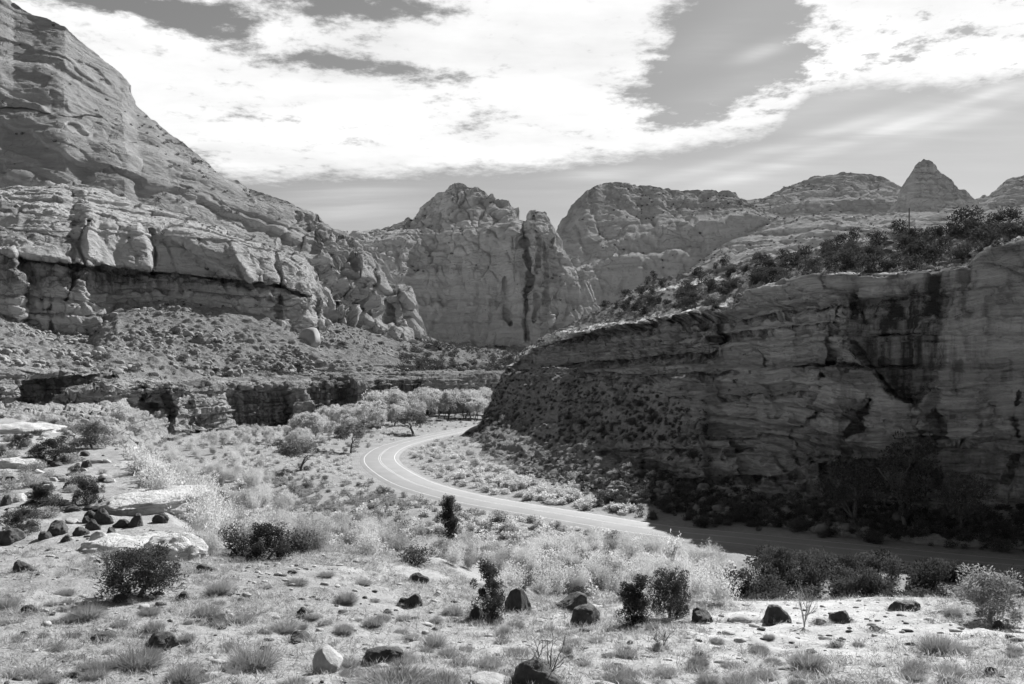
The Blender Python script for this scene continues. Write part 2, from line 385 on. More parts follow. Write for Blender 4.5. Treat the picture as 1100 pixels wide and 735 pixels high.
def build_ground():
    ys = [-6.0]
    while ys[-1] < 12: ys.append(ys[-1] + .4)
    while ys[-1] < 480: ys.append(ys[-1] * 1.0072)
    while ys[-1] < 12000: ys.append(ys[-1] * 1.12)
    ys = np.array(ys)
    t = np.concatenate([np.linspace(-2.2, -.62, 60, endpoint=False), np.linspace(-.62, .62, 620), np.linspace(.62, 2.2, 61)[1:]])
    TT, YY = np.meshgrid(t, ys); XX = TT * (YY + 8)
    z = gh(XX.ravel(), YY.ravel())
    V = np.stack([XX.ravel(), YY.ravel(), z], -1)
    global GT, GY, GZ
    GT, GY, GZ = t, ys, z.reshape(XX.shape)
    d, _, _ = seg_dist(V[:, :2], LIP); ins = inside(V[:, :2], TERR)
    terr = np.where(ins, 1.0, np.clip(1 - d / 14, 0, 1))
    rd = np.full(len(V), 99.); m2 = (np.abs(V[:, 0]) < 400) & (V[:, 1] > 40) & (V[:, 1] < 460)
    rd[m2], _, _ = seg_dist(V[m2, :2], ROAD[::2])
    me = mesh_from('ground', V, grid_faces(len(ys), len(t)), 4, True, {'terrace': terr, 'verge': sstep(8.5, 5.0, rd)})
    m, nt, out = new_mat('pale_soil')
    tc = nt.new('ShaderNodeTexCoord').outputs['Object']
    n1 = nt.noise(tc, .18, 6, .6); n2 = nt.noise(tc, 1.6, 8, .7); n3 = nt.noise(tc, 9.0, 6, .7)
    sxn = nt.new('ShaderNodeSeparateXYZ'); nt.put(sxn.inputs[0], tc); sx = sxn.outputs[0]; te = nt.attr('terrace'); vg = nt.attr('verge')
    base = nt.math('ADD', nt.math('MULTIPLY', te, nt.math('MULTIPLY', nt.rng(sx, -10, 8, .25, 1.0), .16)), .20)
    base = nt.math('ADD', base, nt.math('MULTIPLY', vg, .02))
    f = nt.math('ADD', nt.math('MULTIPLY', nt.math('SUBTRACT', n1, .5), .7), nt.math('MULTIPLY', nt.math('SUBTRACT', n2, .5), 1.0))
    f = nt.math('ADD', f, nt.math('MULTIPLY', nt.math('SUBTRACT', n3, .5), .7))
    peb = nt.voro(tc, 5.0); pb = nt.rng(peb.outputs['Distance'], .10, .22, .45, 1.0)
    pc = nt.math('MAXIMUM', pb, nt.rng(n2, .40, .5, 0, 1))
    c = nt.math('MULTIPLY', nt.math('MULTIPLY', nt.math('ADD', f, 1.0), pc), base)
    p = nt.new('ShaderNodeBsdfDiffuse'); nt.put(p.inputs[0], nt.grey(nt.math('MAXIMUM', c, .04)))
    bp = nt.new('ShaderNodeBump'); bp.inputs['Distance'].default_value = .12; bp.inputs['Strength'].default_value = 1
    nt.put(bp.inputs['Height'], nt.math('ADD', nt.math('MULTIPLY', n2, 1.0), nt.math('MULTIPLY', n3, .6))); nt.put(p.inputs['Normal'], bp.outputs[0])
    nt.put(out.inputs[0], p.outputs[0])
    o = link('ground', me, m); tag(o, 'pale sandy desert ground running from the terrace down to the valley floor', 'ground', kind='structure')
build_ground()

def ribbon(name, path, offs, mat, z, parent=None, thick=None, dash=None):
    t = np.gradient(path, axis=0); t /= np.linalg.norm(t, axis=1)[:, None]; n = np.stack([-t[:, 1], t[:, 0]], -1)
    V = []; 
    for o, zz in offs: V.append(np.column_stack([path + n * o, np.full(len(path), z + zz)]))
    V = np.stack(V, 1); nv, nu = V.shape[:2]
    fc = grid_faces(nv, nu)
    me = mesh_from(name, V.reshape(-1, 3), fc, 4, False)
    return link(name, me, mat, parent)
def build_road():
    m, nt, out = new_mat('worn_asphalt')
    tc = nt.new('ShaderNodeTexCoord').outputs['Object']
    n1 = nt.noise(tc, .25, 5); n2 = nt.noise(tc, 12, 6, .7)
    c = nt.math('MULTIPLY', nt.math('ADD', nt.math('ADD', nt.math('MULTIPLY', nt.math('SUBTRACT', n1, .5), .5), nt.math('MULTIPLY', nt.math('SUBTRACT', n2, .5), .5)), 1.0), .185)
    p = nt.new('ShaderNodeBsdfPrincipled'); nt.put(p.inputs['Base Color'], nt.grey(c)); p.inputs['Roughness'].default_value = .8; p.inputs['Specular IOR Level'].default_value = .2
    bp = nt.new('ShaderNodeBump'); bp.inputs['Distance'].default_value = .01; nt.put(bp.inputs['Height'], n2); nt.put(p.inputs['Normal'], bp.outputs[0])
    nt.put(out.inputs[0], p.outputs[0])
    fine = catmull(RC, 24)
    r = ribbon('road', fine, [(4.6, -.25), (3.8, 0), (0, .05), (-3.8, 0), (-4.6, -.25)], m, .03)
    tag(r, 'two lane asphalt road curving through the valley below the dark cliff', 'road', kind='structure')
    pm = plain_mat('road_paint', .55, .7, .5, 2); py_ = plain_mat('faded_road_paint', .45, .7, .5, 2)
    for o in (.18, -.18):
        k = ribbon('centre_line', fine, [(o + .045, 0), (o - .045, 0)], py_, .088, r)
    for s in (1, -1):
        k = ribbon('edge_line', fine, [(s * 3.3 + .05, 0), (s * 3.3 - .05, 0)], pm, .046, r)
build_road()
print('ground', time.time() - T0)
exec_land = True

# ------------------------------------------------------------------ landforms
LAND = {}
def pl(pts, x, smooth=True):
    a = np.array(pts, float); return np.interp(x, a[:, 0], a[:, 1])
class Field:
    """a cliff or hill as a sheet of depths, from its foot to its crest and down behind"""
    def __init__(s, x0, x1, nu, rows, nvs, back=(60, 40), xs=None):
        s.u = np.linspace(x0, x1, nu) if xs is None else xs
        nu = len(s.u); PY = []; DD = []
        R = []
        for r in rows:
            a = np.array(r, float); R.append((np.interp(s.u, a[:, 0], a[:, 1]), np.interp(s.u, a[:, 0], a[:, 2])))
        for k in range(len(R) - 1):
            n = nvs[k]; t = np.linspace(0, 1, n, endpoint=(k == len(R) - 2))[:, None]
            PY.append(R[k][0] + (R[k + 1][0] - R[k][0]) * t); DD.append(R[k][1] + (R[k + 1][1] - R[k][1]) * t)
        s.py = np.vstack(PY); s.D = np.vstack(DD)
        s.D = blur(s.D, 6)
        s.px = np.broadcast_to(s.u, s.py.shape).copy()
        s.back = back; s.led = np.zeros(s.D.shape)
    def q(s): return np.stack([s.px.ravel(), s.py.ravel()], -1)
    def ledge(s, line, tread, under=0.0, h=4.0, soft=1.2, x0=None, x1=None, fade=12, wob=1.5, seed=0):
        a = np.array(line, float); x0 = a[0, 0] if x0 is None else x0; x1 = a[-1, 0] if x1 is None else x1
        w = fbm(np.stack([s.px.ravel() / 23., s.py.ravel() * 0 + seed * 3.3, s.px.ravel() * 0], -1), 4, 31).reshape(s.px.shape) * wob * 2
        y = np.interp(s.px, a[:, 0], a[:, 1]) + w
        m = sstep(x0 - fade, x0 + fade, s.px) * sstep(x1 + fade, x1 - fade, s.px)
        d = y - s.py                                    # positive above the line
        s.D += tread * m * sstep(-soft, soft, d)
        s.led = np.maximum(s.led, m * (d < soft) * np.clip(1 + d / (h * 1.6), 0, 1))  # band below the ledge where its shade is painted into the colour
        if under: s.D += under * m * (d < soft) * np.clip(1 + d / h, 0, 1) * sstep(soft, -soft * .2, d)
    def patch(s, poly, off, soft=2.0, wob=2.0, seed=0):
        q = s.q(); n = fbm(np.stack([q[:, 0] / 17., q[:, 1] / 17., q[:, 0] * 0 + seed], -1), 4, 33) * wob * 2
        d = sd_poly(q, poly) + n
        s.D += (off * sstep(soft, -soft, d)).reshape(s.D.shape)
    def ramp(s, poly, off0, off1, axis, soft=2.0, wob=2.0):
        q = s.q(); d = sd_poly(q, poly) + fbm(np.stack([q[:, 0] / 17., q[:, 1] / 17., q[:, 0] * 0], -1), 4, 35) * wob * 2
        p = np.array(poly); c = q[:, axis]; t = np.clip((c - p[:, axis].min()) / np.ptp(p[:, axis]), 0, 1)
        s.D += ((off0 + (off1 - off0) * t) * sstep(soft, -soft, d)).reshape(s.D.shape)
    def crack(s, line, depth, w=1.5, wob=2.0):
        q = s.q(); n1 = fbm(np.stack([q[:, 0] / 14., q[:, 1] / 14., q[:, 0] * 0], -1), 3, 37) * wob
        n2 = fbm(np.stack([q[:, 0] / 14., q[:, 1] / 14., q[:, 0] * 0 + 9], -1), 3, 38) * wob
        q = q + np.stack([n1, n2], -1); m = near_box(q, line, 12); d = np.full(len(q), 99.0)
        if m.any(): d[m], _, _ = seg_dist(q[m], line)
        s.D += (depth * np.exp(-(d / w) ** 2)).reshape(s.D.shape)
    def solid(s):
        s.P = at(s.px, s.py, s.D)
        s.shape = s.P.shape[:2]
        s.N = blur(grid_normals(s.P), 10)
        s.N /= np.linalg.norm(s.N, axis=2)[..., None] + 1e-9
        f = (s.N * (s.P - np.array([0, 0, CAMZ]))).sum(2) > 0
        s.N[f] *= -1
        s.H = s.N.copy(); s.H[..., 2] *= .15; s.H /= np.linalg.norm(s.H, axis=2)[..., None] + 1e-9
        return s.P.reshape(-1, 3).astype(np.float32)
    def push(s, d, horiz=False):
        s.P = s.P + (s.H if horiz else s.N) * np.asarray(d).reshape(s.shape)[..., None]
    def build(s, name, mat, label, cat, attrs=None, kind='structure', taper=None):
        P = s.P; depth, drop = s.back
        last = P[-1]; dirn = last.copy(); dirn[:, 2] = 0; dirn /= np.linalg.norm(dirn, axis=1)[:, None] + 1e-9
        extra = []
        for k in range(1, 9):
            t = k / 8; e = last + dirn * depth * t; e = e.copy(); e[:, 2] -= drop * t * t + .02 * depth * t; extra.append(e)
        E = np.stack(extra)
        sk = P[:1].copy(); sk[..., 2] = np.minimum(-3.0, sk[..., 2] - 1)
        A = np.concatenate([sk, P, E]); nv, nu = A.shape[:2]
        at_ = {'stain_shading': np.zeros((nv, nu)), 'talus': np.zeros((nv, nu))}
        for k, v in (attrs or {}).items():
            v = v.reshape(s.shape); at_[k] = np.concatenate([v[:1], v, np.repeat(v[-1:], 8, 0)])
        me = mesh_from(name, A.reshape(-1, 3), grid_faces(nv, nu), 4, False, at_)
        o = link(name, me, mat); tag(o, label, cat, kind=kind)
        LAND[name] = s; s.Nf = grid_normals(s.P); s.Nf *= np.sign(s.Nf[..., 2:3] + 1e-9)
        print(name, nv * nu, round(time.time() - T0, 1)); return o
    def mask(s, poly, soft=6, wob=6, seed=0):
        q = s.q(); d = sd_poly(q, poly) + fbm(np.stack([q[:, 0] / 30., q[:, 1] / 30., q[:, 0] * 0 + seed], -1), 4, 39) * wob * 2
        return sstep(soft, -soft, d).reshape(s.px.shape)

M_WHITE = rock_mat('pale_slickrock', .36, 26, .20, .26, .10, bump=.45, crack=.10, lam=.2)
M_DOME = rock_mat('pale_dome_rock', .42, 30, .20, .25, .12, bump=.5, crack=.05, lam=.25)
M_LEFT = rock_mat('left_hump_rock', .46, 22, .25, .25, .18, streak=.0, bump=.8, crack=.12, lam=.35)
M_FAR = rock_mat('far_ridge_rock', .46, 90, .12, .2, .05, bump=.35, speck=.2, crack=.12)
M_TALUS = rock_mat('talus_rock', .36, 9, .35, .25, .35, bump=1.0, soil=.25)
M_BAND = rock_mat('ledge_band_rock', .36, 12, .35, .5, .5, streak=.5, bump=1.0, soil=.30)
M_DARK = rock_mat('dark_cliff_rock', .38, 13, .36, .62, .4, streak=.55, bump=1.2, soil=.29, crack=.0, lam=.75)
def flat3(A): return A.reshape(-1, 3).astype(np.float32)

def build_upper_left():
    base = [(-260, 330, 470), (0, 300, 450), (100, 300, 440), (200, 306, 430), (300, 325, 430), (340, 345, 440), (400, 368, 470), (440, 376, 500), (476, 386, 520)]
    top = [(-260, -190, 780), (-100, -90, 740), (-30, -30, 720), (0, -12, 705), (15, 3, 700), (35, 15, 690), (50, 18, 685), (70, 25, 675), (85, 40, 665), (110, 60, 655), (122, 72, 650), (135, 85, 645), (145, 102, 642), (150, 110, 640), (170, 126, 630), (190, 146, 620), (215, 166, 612), (245, 188, 600), (265, 200, 592), (300, 211, 580), (340, 223, 563), (355, 232, 556), (372, 243, 550), (385, 250, 548), (400, 262, 545), (420, 283, 542), (440, 308, 540), (455, 333, 535), (476, 368, 530)]
    tp = np.array(top); bs = np.array(base)
    xs = np.linspace(-260, 476, 620)
    ty, tD = np.interp(xs, tp[:, 0], tp[:, 1]), np.interp(xs, tp[:, 0], tp[:, 2]); by, bD = np.interp(xs, bs[:, 0], bs[:, 1]), np.interp(xs, bs[:, 0], bs[:, 2])
    def mid(t, k): return list(zip(xs, by + (ty - by) * t, bD + (tD - bD) * (t - k)))
    f = Field(-260, 476, 620, [base, mid(.3, .16), mid(.6, .17), mid(.85, .10), top], [110, 110, 90, 60], (220, 160), xs)
    # diagonal shelves and overhangs of the great slickrock face
    f.ledge([(-60, 66), (0, 62), (50, 72), (95, 96), (120, 108), (160, 122)], 13, 4, 9, 2.0, -60, 150, 45, seed=1)
    f.ledge([(-60, 100), (0, 116), (40, 121), (75, 126), (100, 124)], 4, 9, 10, 1.2, -60, 98, 30, seed=2)
    f.ledge([(75, 145), (110, 147), (160, 152), (200, 170), (240, 190), (285, 215)], 18, 5, 7, 1.6, 80, 285, 45, seed=3)
    f.ledge([(80, 199), (100, 187), (125, 184), (150, 191), (175, 198), (200, 205)], 18, 5, 6, 1.2, 82, 200, 25, seed=4)
    f.ledge([(110, 90), (125, 92), (150, 108), (168, 118)], 14, 7, 7, 1.2, 112, 165, 25, seed=5)
    f.ledge([(-60, 175), (0, 182), (30, 190), (70, 202)], 10, 4, 6, 2, -60, 80, 45, seed=7)
    for a in ([(318, 225), (308, 255), (300, 275)], [(345, 232), (338, 262), (345, 300), (338, 345)], [(378, 250), (385, 290), (372, 330), (380, 360)], [(410, 285), (400, 320), (405, 352)], [(355, 268), (368, 300), (362, 340)], [(430, 310), (424, 340), (432, 370)]):
        f.crack(a, 5, 1.7, 7)
    f.patch([(345, 250), (372, 246), (392, 262), (395, 300), (380, 330), (352, 300), (340, 270)], -9, 4)
    f.patch([(383, 272), (405, 272), (420, 290), (422, 335), (395, 330), (384, 300)], -8, 3)
    f.patch([(330, 300), (360, 312), (385, 335), (420, 345), (470, 372), (440, 380), (330, 352)], -12, 4)
    f.patch([(425, 302), (438, 300), (446, 330), (440, 350), (426, 350)], -8, 2)
    p = f.solid()
    butt = sstep(300, 360, f.px).ravel()
    f.push(fbm(p / 80, 4, 1) * (6 + 4 * butt) + fbm(p / 18, 4, 4) * 1.3)
    # joint-bounded, rounded lobes
    F1, F2, c = voronoi(np.stack([p[:, 0] / 34 + p[:, 2] / 70, p[:, 1] / 60, p[:, 2] / 26], -1) + fbm(p / 30, 2, 8)[:, None] * .25, 3)
    f.push(-(1 - sstep(0, .10, F2 - F1)) * 1.8 * (.15 + .85 * butt) + (c - .5) * 5 * (.2 + .8 * butt))
    p = flat3(f.P); r = fbm(np.stack([p[:, 0] / 12 + p[:, 2] / 30, p[:, 1] / 12, p[:, 2] / 60], -1), 3, 61, ridged=True)
    f.push(-np.clip(r - .15, 0, 1) * 9 * (.12 + .88 * butt) * sstep(120, 220, f.py + (f.px - 200) * .2).ravel())
    warp = fbm(p / 45, 3, 15) * 16
    f.push(strata(p[:, 2] + warp * 1.2 + p[:, 0] * .42, 6, 7, 26) * 3.0 * (1 - .4 * butt), True)
    f.push(strata(p[:, 2] + warp * 1.4 + p[:, 0] * .3, 5, 2.5, 10) * .45, True)
    f.push(fbm(p / 4.5, 3, 17) * .5)
    f.build('slickrock_mountain', M_WHITE, 'great pale slickrock mountainside filling the upper left with diagonal ledges', 'mountain')
build_upper_left()

def build_dome():
    base = [(366, 400, 600), (440, 396, 640), (500, 394, 650), (540, 392, 645), (580, 385, 640), (600, 378, 640), (625, 368, 655), (642, 362, 680)]
    b2 = [(366, 372, 628), (440, 374, 652), (500, 370, 660), (540, 366, 655), (580, 358, 652), (600, 352, 655), (625, 344, 668), (642, 338, 690)]
    d1 = [(366, 318, 640), (440, 318, 668), (480, 318, 672), (530, 318, 668), (560, 310, 664), (590, 306, 664), (610, 306, 672), (628, 310, 684), (642, 332, 695)]
    d2 = [(366, 268, 690), (410, 262, 710), (450, 252, 712), (480, 250, 705), (530, 252, 700), (552, 250, 698), (562, 252, 700), (575, 245, 690), (590, 255, 692), (610, 276, 694), (628, 296, 698), (642, 331, 700)]
    d3 = [(366, 255, 740), (395, 249, 760), (430, 243, 765), (460, 228, 770), (490, 222, 765), (530, 226, 752), (552, 230, 738), (562, 244, 735), (570, 232, 718), (590, 236, 714), (605, 265, 712), (620, 284, 712), (642, 330.5, 712)]
    top = [(366, 250, 760), (385, 247, 770), (395, 244, 775), (410, 240, 780), (430, 236.5, 785), (445, 228, 788), (452, 221, 790), (460, 215, 792), (468, 208, 794), (475, 202.5, 795), (482, 197, 796), (487, 195, 796), (496, 196, 796), (503, 199.5, 795), (509, 198, 794), (515, 200, 792), (522, 205, 788), (530, 207, 785), (537, 213, 780), (545, 212.5, 775), (552, 217, 768), (558, 223, 760), (561.5, 238, 750), (564, 229, 735), (567, 225, 731), (575, 222.5, 728), (582, 226, 726), (588, 228, 725), (593, 236, 724), (596, 246, 723), (605, 263, 722), (611, 272, 722), (617, 283, 721), (622, 288, 720), (628, 291, 720), (634, 297, 719), (638, 312, 718), (642, 330, 718)]
    f = Field(366, 642, 520, [base, b2, d1, d2, d3, top], [20, 90, 110, 60, 50], (200, 120))
    f.ledge([(366, 300), (450, 318), (480, 323), (530, 322), (545, 321)], 3.5, 5, 5, 1.0, 440, 540, 8, 1, 11)
    f.ledge([(366, 282), (450, 285), (470, 285), (500, 288)], 7, 2, 6, 1.2, 440, 500, 8, 1, 12)
    f.ledge([(440, 334), (520, 337), (600, 340)], 1.0, 2.0, 3, .8, 440, 600, 8, .6, 13)
    f.ledge([(366, 268), (420, 262), (445, 262), (470, 268)], 9, 2, 6, 1.2, 380, 480, 8, 2, 14)
    f.ledge([(366, 256), (420, 252), (460, 246), (480, 250)], 9, 2, 6, 1.2, 390, 470, 8, 2, 15)
    f.crack([(561, 236), (563, 262), (570, 290), (566, 320), (565, 365)], 11, 1.6, 3)
    f.crack([(541, 300), (543, 335), (548, 350)], 7, 1.6, 2)
    f.crack([(583, 262), (588, 300), (589, 330)], 4, 1.3, 3)
    f.crack([(573, 232), (579, 262), (575, 290)], 5, 1.6, 3)
    f.crack([(575, 318), (574, 345)], 6, 1.4, 2)
    f.patch([(596, 250), (606, 268), (610, 300), (606, 330), (600, 345), (598, 300)], -5, 2.5)
    f.patch([(567, 300), (600, 300), (600, 350), (580, 358), (568, 340)], -5, 2.5)
    f.patch([(590, 320), (596, 345), (600, 352), (585, 352)], -6, 2)
    f.patch([(545, 235), (560, 245), (562, 290), (572, 330), (552, 322), (538, 280)], -8, 8)
    p = f.solid()
    f.push(fbm(p / 60, 3, 2) * 6 + fbm(p / 14, 4, 4) * 1.3)
    up = sstep(318, 290, f.py).ravel() * sstep(420, 470, f.px).ravel()
    q = np.stack([p[:, 0] / 13 + fbm(p / 30, 2, 9) * .5, p[:, 1] / 50, p[:, 2] / 13 + fbm(p / 20, 2, 10) * .5], -1); crest = sstep(0, 14, f.py - f.py[-1][None, :]).ravel(); up = up * (.25 + .6 * crest)
    F1, F2, c = voronoi(q, 4)
    f.push((.55 - F1) * 4.5 * up + (c - .5) * 2.2 * up - (1 - sstep(0, .12, F2 - F1)) * 1.2 * up)
    F1, F2, c = voronoi(q * 2.1 + 3, 6)
    f.push((.5 - F1) * 2.6 * up)
    p = flat3(f.P); warp = fbm(p / 50, 3, 15) * 10
    f.push(strata(p[:, 2] + warp, 8, 2.5, 9) * (.7 + .3 * up) + strata(p[:, 2] + warp * .6, 9, 7, 18) * 1.8, True)
    r = fbm(np.stack([p[:, 0] / 16, p[:, 1] / 16, p[:, 2] / 90], -1), 3, 62, ridged=True)
    f.push(-np.clip(r - .2, 0, 1) * 7 * (1 - up))
    f.push(fbm(p / 4, 4, 17) * .8)
    f.build('rock_dome', M_DOME, 'pale sandstone dome in the middle with rounded knobs and a split tower', 'rock dome')
build_dome()

def build_hump():
    base = [(-260, 360, 330), (-60, 352, 335), (0, 350, 338), (20, 362, 336), (60, 368, 336), (104, 366, 342), (112, 350, 350), (126, 330, 368), (200, 322, 374), (260, 328, 378), (300, 345, 382), (330, 360, 390), (352, 372, 400)]
    b1 = [(-260, 268, 340), (0, 273, 346), (40, 278, 346), (92, 286, 352), (126, 289, 374), (163, 291.5, 378), (200, 295, 380), (258, 301.5, 384), (300, 307, 390), (330, 330, 398), (352, 355, 405)]
    b2 = [(-260, 215, 378), (0, 226, 376), (60, 226, 378), (130, 236, 398), (160, 238, 402), (200, 249, 404), (260, 266, 408), (300, 278, 412), (330, 292, 414), (352, 330, 416)]
    b3 = [(-260, 190, 440), (0, 204, 432), (40, 205, 432), (90, 208, 436), (130, 217, 440), (200, 236, 440), (240, 247, 440), (270, 258, 438), (300, 267, 436), (330, 280, 432), (352, 322, 428)]
    top = [(-260, 182, 480), (-60, 190, 470), (0, 198, 464), (20, 197, 464), (40, 198.5, 464), (70, 199, 466), (90, 203, 466), (115, 208, 468), (130, 212.5, 468), (165, 222, 468), (200, 232, 466), (240, 243, 462), (270, 255, 456), (285, 258, 452), (300, 263.5, 450), (318, 268, 447), (330, 276, 444), (340, 292, 440), (352, 318, 436)]
    f = Field(-260, 352, 640, [base, b1, b2, b3, top], [110, 110, 70, 50], (70, 40))
    f.ledge([(0, 270), (14, 274), (92, 285.5), (163, 291), (258, 301), (300, 306), (330, 318)], -5.0, 5.0, 8, 1.0, -260, 330, 6, .8, 21)   # smooth hump overhangs the streaked band
    f.ledge([(0, 305), (100, 310), (200, 313), (300, 322)], 3.0, 2, 3, 1.0, 100, 310, 8, .8, 22)
    f.ledge([(0, 318), (40, 322), (110, 326)], 1.5, 1.5, 3, 1.0, -60, 112, 6, 1, 23)
    f.ledge([(0, 336), (40, 338), (110, 340)], 1.5, 1.5, 3, 1.0, 20, 112, 6, 1, 24)
    f.ledge([(-60, 232), (0, 244), (30, 252), (80, 258)], 8, 4, 8, 1.6, -60, 85, 8, 2, 25)
    f.ledge([(-60, 216), (0, 222), (40, 230), (90, 240), (150, 247)], 6, 3, 6, 1.6, -60, 90, 8, 3, 26)
    f.patch([(-5, 270), (12, 268), (22, 300), (24, 350), (8, 352), (-30, 352)], -9, 3)
    f.patch([(90, 240), (105, 236), (150, 240), (158, 252), (164, 290), (120, 288), (92, 275)], -6, 4)
    f.patch([(163, 250), (200, 262), (235, 290), (255, 300), (165, 292)], 5, 3)
    f.crack([(250, 268), (264, 290), (275, 312)], -5, 4)
    f.crack([(96, 238), (84, 262), (92, 285)], 5, 1.8)
    f.crack([(162, 245), (166, 275), (163, 296)], 4, 1.6)
    f.crack([(296, 272), (302, 300), (300, 340)], 7, 2.0)
    f.crack([(338, 290), (344, 320), (340, 355)], 6, 1.8)
    f.crack([(55, 310), (52, 340), (58, 366)], 6, 2.0)
    f.crack([(80, 268), (78, 305), (70, 325)], 4, 3.0)
    p = f.solid()
    f.push(fbm(p / 40, 3, 2) * 3.5 + fbm(p / 10, 4, 4) * .8)
    up = sstep(300, 288, f.py - (f.px - 200) * .1).ravel(); crest = sstep(262, 235, f.py - (f.px - 100) * .22).ravel()
    F1, F2, c = voronoi(np.stack([p[:, 0] / 16, p[:, 1] / 26, p[:, 2] / 9], -1) + fbm(p / 12, 2, 8)[:, None] * .3, 5)
    f.push(((c - .5) * 2.4 - (1 - sstep(0, .08, F2 - F1)) * .9) * (.10 + .75 * np.maximum(crest, sstep(250, 300, f.px).ravel())))
    p = flat3(f.P); warp = fbm(p / 30, 3, 15) * 3
    f.push(strata(p[:, 2] + warp, 9, 1.2, 4.5) * (1.1 - .6 * up + .5 * crest), True)
    F1, F2, c = voronoi(np.stack([p[:, 0] / 7, p[:, 1] / 7, p[:, 2] / 6], -1), 8)
    f.push(((c - .5) * 1.8 - (1 - sstep(0, .08, F2 - F1)) * .5) * (1 - up))
    r = fbm(np.stack([p[:, 0] / 9 + p[:, 2] / 14, p[:, 1] / 12, p[:, 2] / 40], -1), 3, 62, ridged=True)
    f.push(-np.clip(r - .35, 0, 1) * 3 * (1 - crest * .5))
    f.push(fbm(p / 2.6, 4, 17) * .45)
    st = (1 - up) * sstep(320, 300, f.py).ravel()
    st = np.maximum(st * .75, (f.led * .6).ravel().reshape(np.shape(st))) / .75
    f.build('sandstone_hump', M_LEFT, 'rounded pale sandstone hump above a streaked overhung band, left of the valley', 'rock hump', {'stain_shading': st * .75})
build_hump()

